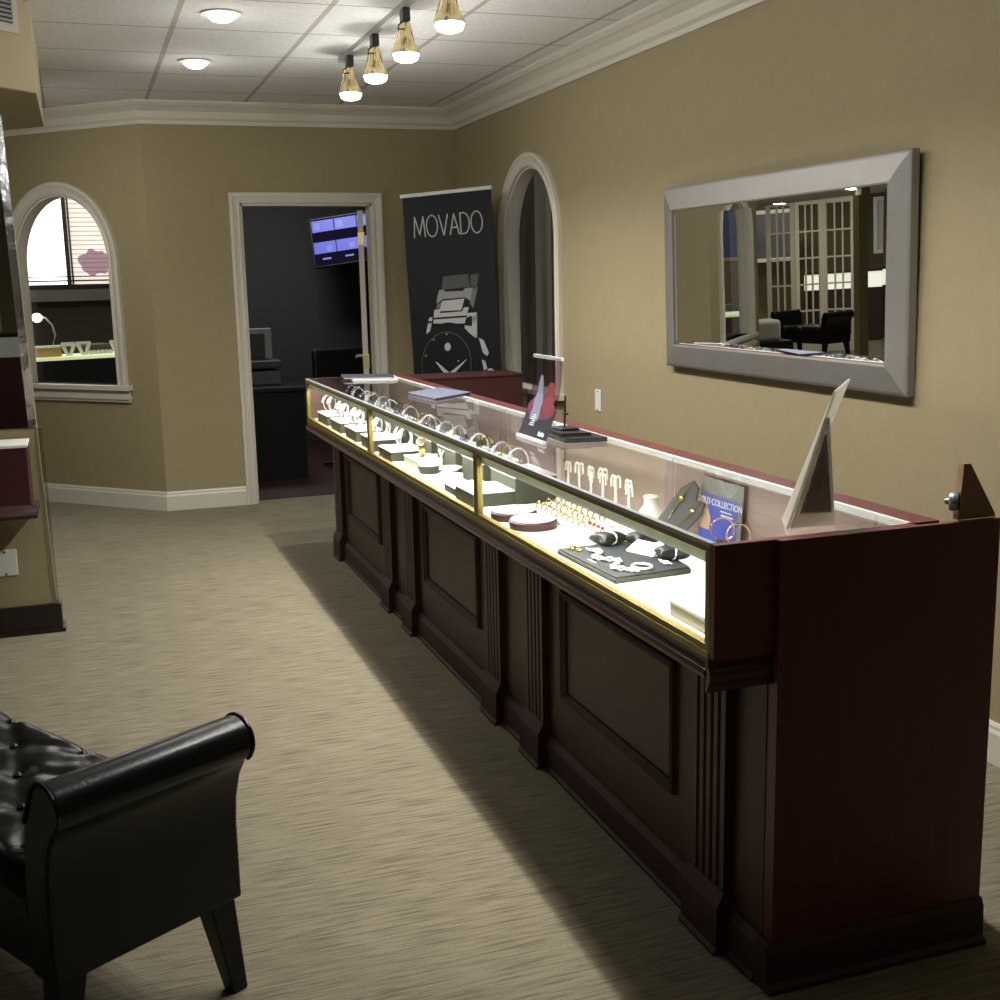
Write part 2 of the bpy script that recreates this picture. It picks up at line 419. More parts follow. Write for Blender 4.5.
# vent on the angled face of the bulkhead (face direction (1,1))
def on_face(u, v):
    d = RT * ((u - 500) / FPX) - UP * ((v - 500) / FPX) + FW
    t = (-5.723 - 0) / (d.x - d.y); return CAM_POS + d * t
vq = on_face(10, 24)
vt = thing('air_vent', 'dark slatted vent in the pale bulkhead at the top left', 'vent', (vq.x, vq.y, vq.z), PI / 4)
VW = .5
MB().box(-VW, .035, -.012, 0, -.035, .20).build('vent_frame', TRIM, vt, bevel=.003)
MB().box(-VW + .03, 0, -.016, -.002, 0, .17).build('vent_back', BLACK, vt)
for i in range(9): MB().box(-VW + .03, 0, -.022, -.013, .004 + i * .018, .013 + i * .018).build('vent_slat', GREYSTEEL, vt)

PY = 5.6
struct(MB().hexa([(-1.5, PY, 0), (-.205, PY, 0), (-.205, PY + .09, 0), (-1.5, PY + .09, 0), (-1.5, PY, 2.25), (-.252, PY, 2.25), (-.252, PY + .09, 2.25), (-1.5, PY + .09, 2.25)]).build('wall_pillar', PAINT))
b = MB(); b.box(-1.5, -.19, PY - .016, PY + .10, .0, .13); b.box(-1.5, -.178, PY - .03, PY + .115, 0, .018)
struct(b.build('baseboard_pillar', mat('pillar_base', (.016, .008, .007), .45)))
pm = thing('wall_mirror', 'tall frameless mirror with shiny edge strip on the pillar at the left', 'mirror', (-.26, PY - .002, 0))
MIR = mat('mirror_silver', (.82, .84, .82), .0, 1.)
b = MB(); b.hexa([(-1.2, -.008, .93), (.003, -.008, .93), (.003, 0, .93), (-1.2, 0, .93), (-1.2, -.008, 2.25), (-.022, -.008, 2.25), (-.022, 0, 2.25), (-1.2, 0, 2.25)])
b.build('mirror_glass', MIR, pm)
b = MB(); b.hexa([(.003, -.010, .93), (.036, -.002, .93), (.036, 0, .93), (.003, 0, .93), (-.022, -.010, 2.25), (.010, -.002, 2.25), (.010, 0, 2.25), (-.022, 0, 2.25)])
b.build('shiny_edge', mat('mirror_bevel', (.80, .82, .84), .16, 1., bump=(14, .3)), pm)
gd = tag(MB().hexa([(-.226, PY - .006, .13), (-.196, PY - .006, .13), (-.196, PY + .02, .13), (-.226, PY + .02, .13), (-.236, PY - .006, .93), (-.204, PY - .006, .93), (-.204, PY + .02, .93), (-.236, PY + .02, .93)]).build('corner_guard', glass('guard_plastic', (.8, .82, .8), .05)), 'clear plastic guard strip on the pillar corner below the mirror', 'corner guard')

# ---------------------------------------------------------------- display cases
XF = 1.165; CY0 = 2.077; L = 1.538
def fluted(y0, y1, x0, x1):
    """plan outline of a pilaster with three flutes in the front (x0) face"""
    w = y1 - y0; P = [(x1, y0), (x0, y0)]
    for i in range(4):
        c = y0 + w * (.18 + .2133 * i); g = w * .05
        P += [(x0, c - g), (x0 + .009, c - g * .5), (x0 + .009, c + g * .5), (x0, c + g)]
    return P + [(x0, y1), (x1, y1)]
def display_case(y, label):
    t = thing('display_case', label, 'display case', (XF, y, 0), 0, 'lit jewellery display cases')
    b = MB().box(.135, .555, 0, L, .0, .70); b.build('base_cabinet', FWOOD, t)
    b = MB(); b.prism([(.14, 0), (.110, 0), (.110, .008), (.117, .016), (.117, .090), (.13, .112), (.14, .112)], lambda x, z: (x, 0, z), lambda x, z: (x, L, z))
    b.build('plinth', DWOOD, t)
    for c in (.205, 1.335):
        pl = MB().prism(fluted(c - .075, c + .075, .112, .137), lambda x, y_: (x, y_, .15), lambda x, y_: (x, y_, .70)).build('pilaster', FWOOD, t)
        q = MB(); q.prism([(.14, 0), (.083, 0), (.083, .008), (.09, .016), (.09, .115), (.108, .15), (.14, .15)], lambda x, z: (x, c - .085, z), lambda x, z: (x, c + .085, z))
        q.build('pilaster_foot', DWOOD, pl)
    b = MB(); y0, y1, z0, z1, w = .40, 1.14, .265, .615, .03
    mp = lambda a: [(.135, 0), (.122, .004), (.118, .012), (.126, .022), (.13, .03), (.135, .03)]
    P = [(y0, z0), (y1, z0), (y1, z1), (y0, z1)]; sg = [(1, 1), (-1, 1), (-1, -1), (1, -1)]
    rings = [[b.bm.verts.new((x, p[0] + s_[0] * a, p[1] + s_[1] * a)) for x, a in mp(0)] for p, s_ in zip(P, sg)]
    for i in range(4):
        A, B = rings[i], rings[(i + 1) % 4]
        for j in range(5): b.bm.faces.new((A[j], A[j + 1], B[j + 1], B[j]))
    b.build('panel_moulding', DWOOD, t)
    LP = [(.16, .688), (.05, .688), (.035, .694), (.028, .704), (.005, .708), (-.012, .716), (-.016, .726), (-.012, .736), (-.001, .74), (-.001, .756), (.16, .756)]
    MB().prism(LP, lambda x, z: (x, 0, z), lambda x, z: (x, L, z)).build('ledge', mat('ledge_wood', (.06, .022, .018), .28), t)
    MB().box(0, .47, 0, L, .757, .775).build('deck', WHITE, t)
    b = MB(); b.box(-.006, .018, 0, L, .757, .772); b.box(-.003, .018, 0, L, .772, .785); b.box(-.004, .014, 0, L, .980, .992); b.box(-.004, .016, 0, .021, .785, .980); b.box(-.004, .016, L - .017, L, .785, .980)
    b.build('brass_frame', GOLD, t, bevel=.002)
    MB().box(.003, .008, .017, L - .017, .785, .980).build('front_glass', GLS, t)
    MB().box(.01, .472, .004, L - .004, .992, 1.0).build('top_glass', GLT, t)
    b = MB(); b.box(-.004, .01, 0, L, .992, 1.001); b.build('glass_edge', mat('pale_edge', (.50, .54, .56), .3, .3), t)
    MB().box(.472, .482, 0, L, .985, 1.002).build('white_channel', mat('white_metal', (.85, .85, .85), .35), t)
    MB().box(.462, .47, 0, L, .775, .985).build('sliding_back', mat('back_laminate', (.27, .19, .17), .16), t)
    MB().box(.47, .482, 0, L, .70, .985).build('rear_panel', WOOD, t)
    MB().box(.482, .555, 0, L, .70, 1.0).build('rear_rail', WOOD, t)
    MB().box(.014, .020, .017, L - .017, .950, .985).build('lamp_valance', frosted('valance_grey', (.40, .42, .35), (.30, .307, .27), .5), t)
    MB().box(.026, .046, .03, L - .03, .962, .980).build('lamp_tube', mat('tube_glow', (1, 1, 1), .5, emit=(1, .97, .86), es=16), t)
    return t
cases = [display_case(CY0 + 0 * L, 'dark cherry display case nearest the camera with black jewellery tray behind brass-framed glass'),
         display_case(CY0 + 1 * L, 'middle of the three dark cherry display cases, blue-grey folder lying on its glass'),
         display_case(CY0 + 2 * L, 'farthest of the three dark cherry display cases, filled with stepped watch stands')]
c0 = cases[0]
MB().box(-.004, .482, -.02, 0, .757, 1.0).build('side_panel', WOOD, c0)
LPE = [(0, .688), (-.05, .688), (-.03, .70), (-.045, .712), (-.05, .726), (-.04, .738), (-.022, .742), (-.022, .757), (0, .757)]
b = MB(); b.prism([(0 + .0, .688), (-.022, .688), (-.03, .702), (-.046, .712), (-.05, .726), (-.046, .736), (-.03, .742), (-.022, .757), (0, .757)],
                  lambda y_, z: (-.012, y_ * .4, z), lambda y_, z: (.137, y_ * .4, z)); b.build('end_ledge', MATS['ledge_wood'], c0)
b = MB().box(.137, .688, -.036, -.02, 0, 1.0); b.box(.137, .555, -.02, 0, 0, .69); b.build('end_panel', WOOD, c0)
b = MB(); b.prism([(0, 0), (-.062, 0), (-.062, .012), (-.050, .020), (-.048, .090), (-.04, .108), (0, .108)], lambda y_, z: (.117, y_, z), lambda y_, z: (.692, y_, z)); b.build('end_plinth', DWOOD, c0)
lp = MB().prism([(.592, 1.0), (.689, 1.0), (.690, 1.006), (.618, 1.122), (.600, 1.122)], lambda x, z: (x, -.016, z), lambda x, z: (x, .002, z)).build('lock_flap', mat('flap_wood_lit', (.30, .17, .10), .4), c0)  # lighter wood colour stands in for light reflected onto the flap
Mx = Matrix.Rotation(math.radians(-40), 3, 'Z') @ Matrix.Rotation(-PI / 2, 3, 'Y')
b = MB(); b.lathe([(.006, 0), (.020, .0), (.021, .004), (.021, .014), (.018, .018), (.008, .018), (.005, .027), (.002, .028)], (.592, -.012, 1.04), 18, Mx)
b.build('lock_cylinder', mat('lock_metal', (.28, .29, .33), .4, .8), lp, smooth=True)['label'] = 'steel lock cylinder'
c2 = cases[2]
b = MB().box(0, .555, L, L + .02, .70, 1.0); b.box(.135, .555, L, L + .02, 0, .7); b.build('side_panel', FWOOD, c2)
for c in cases:
    ld = bpy.data.lights.new('case_lamp', 'AREA'); ld.shape = 'RECTANGLE'; ld.size = 1.42; ld.size_y = .03; ld.energy = 20; ld.color = (1, .97, .86)
    lo = bpy.data.objects.new('case_lamp', ld); COL.objects.link(lo)
    lo.location = (XF + .032, c.location.y + L / 2, .958); lo.rotation_euler = (0, math.radians(-32), 0)
    lo.rotation_euler = Matrix(((0, 0, 0), (0, 0, 0), (0, 0, 0))).to_euler() if False else (0, 0, 0)
    z = Vector((-.42, 0, .9)).normalized(); x = Vector((0, 1, 0)); yv = z.cross(x)
    lo.rotation_euler = Matrix((x, yv, z)).transposed().to_euler()

# maroon counter panel closing the aisle at the far end
gt = thing('counter_panel', 'plain dark maroon counter panel at the far end, below the black banner', 'counter', (1.72, 6.74, 0))
MB().box(0, .76, 0, .03, 0, .955).build('panel', mat('gate_laminate', (.050, .011, .012), .45), gt, bevel=.003)
MB().box(-.005, .765, -.006, .30, .955, .97).build('counter_top', MATS['gate_laminate'], gt, bevel=.003)
MB().box(0, .76, .24, .29, 0, .955).build('rear_panel', DWOOD, gt)

# ---------------------------------------------------------------- things in the display cases
DK = .7755
def W(x, y): return (x, y, DK)
# C-shaped watch with dial on a soft cuff
def watch_parts(t, band, dial, r=.040):
    pts = [(r * .82 * math.sin(2 * PI * i / 20), 0, r * 1.15 + r * 1.15 * -math.cos(2 * PI * i / 20)) for i in range(20)]
    b = MB(); n = len(pts)
    rings = []
    for i in range(n):
        p = Vector(pts[i]); c = Vector((0, 0, r * 1.15)); o = (p - c).normalized(); w = .009
        rings.append([b.bm.verts.new(p + o * .0025 + Vector((0, -w, 0))), b.bm.verts.new(p + o * .0025 + Vector((0, w, 0))), b.bm.verts.new(p - o * .002 + Vector((0, w, 0))), b.bm.verts.new(p - o * .002 + Vector((0, -w, 0)))])
    for i in range(n):
        A, B = rings[i], rings[(i + 1) % n]
        for j in range(4): b.bm.faces.new((A[j], A[(j + 1) % 4], B[(j + 1) % 4], B[j]))
    b.build('bracelet', band, t, smooth=True)
    R = Matrix.Rotation(math.radians(-62), 3, 'Y'); c = Vector((-r * .80, 0, r * 1.62))
    k = MB().lathe([(.010, -.004), (.0165, -.004), (.0175, 0), (.0165, .004), (.0145, .0045)], c, 16, R).build('watch_case', band, t, smooth=True)
    MB().lathe([(.0142, .0046), (.0142, .0052)], c, 16, R).build('dial', dial, k)
DIALW = mat('white_dial', (.8, .8, .8), .3); DIALB = mat('blue_dial', (.02, .035, .09), .25); DIALK = mat('black_dial', (.01, .01, .012), .25)
BLUESTEEL = mat('dark_steel', (.20, .23, .27), .25, 1.)
def watch(label, loc, rz, band, dial, group):
    t = thing('watch', label, 'watch', loc, rz, group); watch_parts(t, band, dial); return t
WPRO = {}
def put_watch(kind, loc, rz, label, group):
    if kind not in WPRO:
        band, dial = {'steel': (STEEL, DIALW), 'blue': (BLUESTEEL, DIALB), 'two': (GOLDJ, DIALK)}[kind]
        WPRO[kind] = watch(label, loc, rz, band, dial, group)
    else: dup(WPRO[kind], loc, rz, label, group)

def riser(loc, sx, sy, h, label, group, top=PAPER, side=GREYCARD, rz=0):
    t = thing('display_riser', label, 'riser', loc, rz, group)
    MB().box(-sx / 2, sx / 2, -sy / 2, sy / 2, 0, h - .006).build('block', side, t, bevel=.002)
    MB().box(-sx / 2 - .002, sx / 2 + .002, -sy / 2 - .002, sy / 2 + .002, h - .006, h).build('top_pad', top, t, bevel=.002)
    return t
def c2y(k, f): return CY0 + k * L + f
# far case: four tall risers at the back, three low ones in front, rows of watches
g1 = 'tall risers in the farthest display case'
for i in range(4):
    yy = c2y(2, .22 + i * .36)
    riser((1.43, yy, DK), .15, .27, .095, 'tall grey white-topped riser in the farthest case, %s from the middle case' % ORD[i], g1)
    for j in range(3):
        put_watch('blue' if (i + j) % 3 else 'steel', (1.395 + .012 * (j % 2), yy - .085 + j * .085, DK + .0955), random.uniform(-.55, .55),
                  'watch on the tall risers of the farthest case, %s from the middle case' % ORD[i * 3 + j], 'watches on the back risers of the farthest case')
g1 = 'low risers in the farthest display case'
for i in range(4):
    yy = c2y(2, .19 + i * .36)
    riser((1.262, yy, DK), .13, .25, .055, 'low white-topped riser at the front of the farthest case, %s from the middle' % ORD[i], g1)
    for j in range(3):
        put_watch('steel', (1.255 + .012 * (j % 2), yy - .08 + j * .078, DK + .0555), random.uniform(-.5, .5),
                  'steel watch at the front glass of the farthest case, %s from the middle case' % ORD[i * 3 + j], 'watches on the front risers of the farthest case')
# middle case
g1 = 'risers in the middle display case'
for i in range(4):
    yy = c2y(1, .26 + i * .345)
    riser((1.42, yy, DK), .15, .26, .095, 'grey white-topped riser in the middle case, %s from the near case' % ORD[i], g1)
    n = 3
    for j in range(n):
        put_watch(('steel', 'two', 'steel', 'blue')[(i + j) % 4], (1.375, yy - .085 + j * .17 / max(1, n - 1), DK + .0955), random.uniform(-.55, .55),
                  'watch on the back risers of the middle display case, %s from the near case' % ORD[[0, 3, 6, 9][i] + j], 'watches on the back risers of the middle case')
riser((1.27, c2y(1, 1.38), DK), .15, .22, .045, 'low riser with white pad at the far end of the middle case', None)
riser((1.30, c2y(1, 1.10), DK), .13, .20, .038, 'pale green and white box with a gold watch lying on it in the middle case', None, PAPER, mat('pale_green_card', (.42, .46, .30), .6))
put_watch('two', (1.29, c2y(1, 1.11), DK + .0385), 1.1, 'gold watch lying on the pale green box in the middle case', None)
put_watch('steel', (1.27, c2y(1, 1.30), DK + .0455), .4, 'steel watch on the left of the low white pad in the middle case', None)
put_watch('steel', (1.29, c2y(1, 1.42), DK + .0455), -.3, 'steel watch at the far end of the low white pad in the middle case', None)
riser((1.27, c2y(1, .24), DK), .15, .20, .05, 'white-topped box at the near end of the middle case by the brass post', None, PAPER, GREYCARD)
riser((1.275, c2y(1, .44), DK), .14, .14, .03, 'small white box beside the larger box near the end of the middle case', None, PAPER, GREYCARD)
for i, (yy, rz) in enumerate(((.92, .35), (.79, -.25))):
    t = thing('ring_box', ('six-sided grey box with white cushion, %s of the pair in the middle case' % ('farther', 'nearer')[i]), 'ring box', (1.265 + .05 * i, c2y(1, yy), DK), rz, 'six-sided boxes in the middle case')
    hexp = [(.05 * math.cos(PI / 3 * k), .055 * math.sin(PI / 3 * k)) for k in range(6)]
    MB().prism(hexp, lambda x, y_: (x * .85, y_ * .85, 0), lambda x, y_: (x, y_, .03)).build('box', GREYCARD, t)
    MB().prism(hexp, lambda x, y_: (x * .95, y_ * .95, .03), lambda x, y_: (x * .9, y_ * .9, .04)).build('cushion', PAPER, t, bevel=.003)
t = thing('earring_card', 'cream tilted display card standing by the front glass of the middle case', 'display card', (1.255, c2y(1, .66), DK), .6)
b = MB(); b.prism([(-.04, 0), (.045, 0), (.045, .032), (-.04, .006)], lambda x, z: (x, -.05, z), lambda x, z: (x, .05, z)); b.build('wedge', PAPER, t)
MB().hexa([(-.04, -.05, .007), (.045, -.05, .033), (.045, .05, .033), (-.04, .05, .007), (-.041, -.05, .010), (.044, -.05, .036), (.044, .05, .036), (-.041, .05, .010)]).build('card_face', mat('cream_face', (.74, .72, .60), .6), t)
t = thing('earring_stand', 'small white forked earring stand between the boxes of the middle case', 'jewellery stand', (1.34, c2y(1, 1.0), DK))
MB().lathe([(.02, 0), (.02, .004), (.004, .008), (.004, .05), (.002, .055)], (0, 0, 0), 12).build('stem', WHITE, t, smooth=True)
for s_ in (-1, 1): MB().tube([(0, 0, .05), (0, .012 * s_, .06), (0, .028 * s_, .075)], .004, 6).build('arm', WHITE, t)

# near case, far half: two round maroon trays with white pads
for i, (x, y_, lab) in enumerate(((1.262, 3.535, 'round maroon tray with white pad beside the brass post, partly behind it'), (1.268, 3.375, 'round maroon tray with white pad holding a fine bangle, nearer of two'))):
    t = thing('round_tray', lab, 'tray', (x, y_, DK), 0, 'round maroon jewellery trays')
    MB().lathe([(.066, 0), (.074, .002), (.076, .022), (.070, .026)], (0, 0, 0), 32).build('rim', MAROON, t, smooth=True)
    MB().lathe([(.069, .0262), (.069, .029)], (0, 0, 0), 32).build('pad', PAPER, t)
b = MB(); b.tube([(.032 * math.cos(2 * PI * i / 24), .032 * math.sin(2 * PI * i / 24), 0) for i in range(24)], .0018, 6, True)
tag(b.build('bangle', GOLDJ, None, smooth=True, loc=(1.245, 3.345, DK + .032)), 'fine gold bangle lying at the edge of the nearer maroon tray', 'bangle')
# ring pad with standing rings
t = thing('ring_pad', 'long sloped white pad of gold rings behind the round maroon trays', 'ring pad', (1.42, c2y(0, 1.36), DK))
MB().hexa([(-.07, -.24, 0), (.03, -.24, 0), (.03, .165, 0), (-.07, .165, 0), (-.07, -.24, .012), (.03, -.24, .037), (.03, .165, .037), (-.07, .165, .012)]).build('pad', PAPER, t, bevel=.003)
pro = None
for i in range(3):
    for j in range(9):
        x = -.055 + i * .034; y_ = -.215 + j * .044; loc = (1.42 + x, c2y(0, 1.36) + y_, DK + .012 + (x + .07) * .25 + .0095)
        if pro is None:
            b = MB(); b.tube([(.0105 * math.cos(2 * PI * k / 14), 0, .0105 * math.sin(2 * PI * k / 14)) for k in range(14)], .0026, 6, True); b.ball((0, 0, .0125), .0046, n=6)
            pro = tag(b.build('finger_ring', GOLDJ, None, loc=loc), 'small gold ring standing on the sloped white pad in the near case', 'ring', 'gold rings on the sloped white pad')
        else: o = pro.copy(); COL.objects.link(o); o.location = loc; pro_r = random.uniform(-.5, .5); o.rotation_euler = (0, 0, pro_r)
# second low pad with rings further near
t = thing('ring_pad', 'short white ring pad in the middle of the near case, before the cushions', 'ring pad', (1.36, c2y(0, 1.03), DK))
MB().hexa([(-.06, -.08, 0), (.06, -.08, 0), (.06, .08, 0), (-.06, .08, 0), (-.06, -.08, .010), (.06, -.08, .03), (.06, .08, .03), (-.06, .08, .010)]).build('pad', PAPER, t, bevel=.003)
RUBY = mat('red_stone', (.25, .01, .015), .15)
for j in range(5):
    b = MB(); b.tube([(.0095 * math.cos(2 * PI * k / 14), 0, .0095 * math.sin(2 * PI * k / 14)) for k in range(14)], .0019, 6, True)
    t = thing('finger_ring', 'red stone ring on the short white pad, %s from the near end' % ORD[j], 'ring', (1.37, c2y(0, .97) + j * .03, DK + .033), .3, 'red stone rings on the short white pad')
    b.build('band', GOLDJ, t); MB().ball((0, 0, .012), .0055, n=8).build('stone', RUBY, t)
# row of white hook stands seen through the top
HK = None
for i in range(11):
    y_ = 3.135 + i * .047; x = 1.492 + (.010 if i % 2 else -.010); h = .150 + .008 * ((i * 7) % 3)
    lab = 'white curled earring stand, %s from the near end of the row' % ORD[i]
    if HK is None:
        HK = thing('earring_stand', lab, 'jewellery stand', (x, y_, DK), 0, 'row of white curled earring stands')
        b = MB(); b.lathe([(.018, 0), (.018, .004), (.004, .007), (.0035, .01)], (0, 0, 0), 12); b.build('foot', WHITE, HK, smooth=True)
        pts = [(0, 0, .005), (0, 0, .08), (0, 0, .135)]
        b = MB(); b.tube(pts, .0036, 8); b.build('stem', WHITE, HK, smooth=True)
        for s_ in (-1, 1):
            b = MB(); b.tube([(0, 0, .132)] + [(0, s_ * (.0105 - .0105 * math.cos(a)), .140 + .013 * math.sin(a)) for a in [PI * k / 10 for k in range(11)]] + [(0, s_ * .021, .122)], .0032, 8)
            b.build('hook', WHITE, HK, smooth=True)
    else:
        o = dup(HK, (x, y_, DK), .25 * ((i % 3) - 1), lab); o.scale = (1, 1, h / .152)
# white and dark necklace busts
def bust(label, loc, rz, mt, chain, s=1.0):
    t = thing('necklace_bust', label, 'necklace stand', loc, rz)
    def f(a, b_):
        x = -.5 + a; z = b_; w = .06 * (1 - .62 * max(0, (b_ - .55) / .45) ** .7) if b_ > .55 else .055 + .012 * math.sin(b_ * 3)
        return (x * 2 * w * s, (-.012 - .018 * math.cos(x * PI) + z * .05) * s, z * .155 * s)
    b = MB(); b.grid(14, 12, f); b.grid(14, 12, lambda a, c: tuple(Vector(f(a, c)) + Vector((0, .02 * s, 0))))
    for e in (0, 1):
        b.grid(12, 1, lambda a, c, e=e: tuple(Vector(f(e, a)) + Vector((0, .02 * s * c, 0)))); b.grid(14, 1, lambda a, c, e=e: tuple(Vector(f(a, e)) + Vector((0, .02 * s * c, 0))))
    bmesh.ops.remove_doubles(b.bm, verts=b.bm.verts[:], dist=1e-5)
    b.build('bust', mt, t, smooth=True)
    return t
t = thing('necklace_bust', 'white neck-shaped necklace stand behind the front rail of the near case', 'necklace stand', (1.55, 3.13, DK))
MB().lathe([(.05, 0), (.058, .02), (.054, .045), (.036, .07), (.022, .09), (.020, .105), (.024, .115), (.020, .118)], (0, 0, 0), 24).build('bust', WHITE, t, smooth=True)
t = thing('necklace_board', 'dark grey notched necklace board with two gold necklaces, leaning in the near case', 'necklace stand', (1.515, 2.99, DK + .004), rot=(math.radians(-10), 0, math.radians(-62)))
ra = math.radians(-38); rr = lambda x, z: (x * math.cos(ra) - z * math.sin(ra) + .0, x * math.sin(ra) + z * math.cos(ra) + .022)
MB().prism([rr(*q) for q in [(-.045, 0.012), (.040, -.018), (.050, .13), (.036, .165), (.010, .150), (-.008, .180), (-.036, .185), (-.052, .14)]], lambda x, z: (x, -.004, z), lambda x, z: (x, .006, z)).build('board', mat('slate_velvet', (.04, .043, .052), .6), t, bevel=.002)
for s_ in (-1, 1):
    nk = MB(); nk.tube([(rr(a_ * s_, c_)[0], -.0068, rr(a_ * s_, c_)[1]) for a_, c_ in ((.029, .165), (.026, .11), (.017, .05), (.010, .02))], .0016, 6)
    q = rr(.027 * s_, .125); nk.ball((q[0], -.009, q[1]), .007, .003, .009, 8)
    nk.build('necklace', GOLDJ, t)
# blue collection brochure on its clear stand
br = thing('brochure', 'blue and grey collection brochure standing at the back of the near case', 'brochure', (1.594, 2.815, DK + .002), rot=(math.radians(-5), 0, math.radians(-88)))
MB().box(-.115, .105, 0, .003, 0, .203).build('sheet', mat('grey_print', (.11, .115, .105), .4), br)
MB().box(-.105, .085, -.0008, 0, .01, .158).build('blue_print', mat('blue_print', (.018, .035, .30), .35), br)
MB().prism([(-.105, .06), (-.105, .145), (-.085, .15), (-.065, .12), (-.045, .09), (-.05, .06)], lambda x, z: (x, -.0012, z), lambda x, z: (x, -.0008, z)).build('face_print', mat('skin_print', (.45, .27, .18), .5), br)
def text_mesh(body, size, mt, parent, loc, name='lettering', rot=(PI / 2, 0, 0), sx=1):
    cu = bpy.data.curves.new(name, 'FONT'); cu.body = body; cu.size = size; cu.align_x = 'CENTER'; cu.align_y = 'CENTER'; cu.extrude = .0003
    o = bpy.data.objects.new(name, cu); COL.objects.link(o); bpy.context.view_layer.update()
    me = bpy.data.meshes.new_from_object(o.evaluated_get(bpy.context.evaluated_depsgraph_get())); bpy.data.objects.remove(o)
    me.materials.clear(); me.materials.append(mt)
    q = bpy.data.objects.new(name, me); COL.objects.link(q); q.parent = parent; q.location = loc; q.rotation_euler = rot; q.scale = (sx, 1, 1)
    return q
WPRINT = mat('white_print', (.75, .78, .85), .5)
text_mesh('GOLD\u00b7COLLECTION', .0250, WPRINT, br, (-.008, -.0016, .139))
MB().box(.005, .065, -.0014, -.0008, .108, .112).build('small_print', WPRINT, br)
MB().box(.0, .055, -.0014, -.0008, .119, .122).build('small_print', WPRINT, br)
b = MB().hexa([(-.09, .003, 0), (.075, .003, 0), (.075, .016, 0), (-.09, .016, 0), (-.09, .003, .13), (.075, .003, .13), (.075, .006, .13), (-.09, .006, .13)]); b.build('clear_stand', ACR, br)
# bangles on a dark pad before the brochure
ring_pts = [(.030 * math.cos(2 * PI * k / 28), 0, .030 + .030 * math.sin(2 * PI * k / 28)) for k in range(28)]
for i, (x, y_, lab) in enumerate(((1.535, 2.60, 'slim rose gold bangle standing before the blue brochure, nearer'), (1.535, 2.68, 'slim rose gold bangle standing before the blue brochure, farther'))):
    t = thing('bangle_stand', 'black block carrying a bangle before the blue brochure, %s' % ('nearer', 'farther')[i], 'jewellery stand', (x, y_, DK), -.6)
    MB().box(-.02, .02, -.02, .02, 0, .072).build('block', DGREY, t, bevel=.003)
    b = MB(); b.tube(ring_pts, .0024, 8, True)
    tag(b.build('bangle', mat('rose_gold', (.85, .52, .38), .2, 1.), None, smooth=True, loc=(x, y_, DK + .0745)), lab, 'bangle').rotation_euler = (0, 0, -.6)

# black tray with bracelets, cushions and card
tr = thing('jewellery_tray', 'flat black jewellery tray with bracelets near the front glass of the near case', 'tray', (1.335, 2.855, DK), 0)
P = [(-.135, .155), (-.125, -.215), (.10, -.19), (.14, .16)]
MB().prism(P, lambda x, y_: (x, y_, 0), lambda x, y_: (x, y_, .012)).build('tray_base', GREYCARD, tr, bevel=.003)
MB().prism([(x * .975, y_ * .975) for x, y_ in P], lambda x, y_: (x, y_, .012), lambda x, y_: (x, y_, .017)).build('tray_pad', DGREY, tr, bevel=.002)
mk = MB()
for i in range(7): mk.box(-.112 + .002 * (i % 2), -.104, -.05 + i * .007, -.046 + i * .007, .017, .0175)
mk.build('tray_print', mat('pale_print', (.5, .5, .48), .5), tr)
def cushion(label, loc, rz, sx, sy, sz, band):
    t = thing('jewellery_cushion', label, 'cushion', loc, rz, 'dark jewellery cushions')
    def f(a, c, s_):
        x, y_ = a * 2 - 1, c * 2 - 1
        pin = (1 - .30 * (1 - abs(y_)) * abs(x) ** 3), (1 - .30 * (1 - abs(x)) * abs(y_) ** 3)
        h = ((1 - x ** 4) * (1 - y_ ** 4)) ** .5
        return (x * sx * pin[0], y_ * sy * pin[1], sz + s_ * sz * h)
    b = MB(); b.grid(16, 16, lambda a, c: f(a, c, 1)); b.grid(16, 16, lambda a, c: f(a, c, -1)); bmesh.ops.remove_doubles(b.bm, verts=b.bm.verts[:], dist=1e-5)
    b.build('pillow', mat('dark_satin', (.013, .016, .014), .4, spec=.35), t, smooth=True)
    if band:
        pts = []
        for i in range(24):
            a = 2 * PI * i / 24; c = math.cos(a); s_ = math.sin(a)
            pts.append((.005 * s_, sy * .97 * c, sz + sz * 1.05 * (abs(s_) ** .8) * (1 if s_ >= 0 else -1)))
        nb = MB(); nb.tube(pts, .0028, 6, True); nb.build('bracelet', STEEL, t, smooth=True)
    return t
ZP = DK + .0175
cushion('dark satin cushion with a slim bracelet round it, left end of the black tray', (1.352, 3.0, ZP), .3, .046, .038, .017, True)
cushion('dark satin cushion with watch at the back of the black tray, behind the white card', (1.44, 2.96, ZP), .2, .044, .037, .017, False)
cushion('dark satin cushion with a silver bangle at the right end of the black tray', (1.432, 2.765, ZP), -.2, .044, .037, .017, True)
t = thing('price_card', 'small white folded card leaning among bracelets on the black tray', 'card', (1.395, 2.855, ZP), .35)
MB().hexa([(-.02, -.05, 0), (.025, -.05, 0), (.025, .05, 0), (-.02, .05, 0), (-.02, -.05, .004), (.025, -.05, .026), (.025, .05, .026), (-.02, .05, .004)]).build('card', PAPER, t)
def chain(name, label, pts, r, mt, grp=None):
    b = MB(); k = len(pts)
    for i in range(k):
        c = Vector(pts[i]); t_ = (Vector(pts[(i + 1) % k]) - Vector(pts[i - 1])).normalized(); s_ = Vector((-t_.y, t_.x, 0))
        b.tube([c + t_ * (r * 1.3 * math.cos(a)) + (s_ if i % 2 else s_ * .7 + Vector((0, 0, .5))) * (r * math.sin(a)) for a in [2 * PI * j / 8 for j in range(8)]], r * .34, 5, True)
    return tag(b.build(name, mt), label, 'bracelet', grp)
ch = [(1.262 + .02 * math.sin(i * .55), 2.93 - i * .0105, ZP + .006) for i in range(26)]
chain('bracelet', 'chunky silver chain bracelet snaking across the front of the black tray', ch, .0075, STEEL)
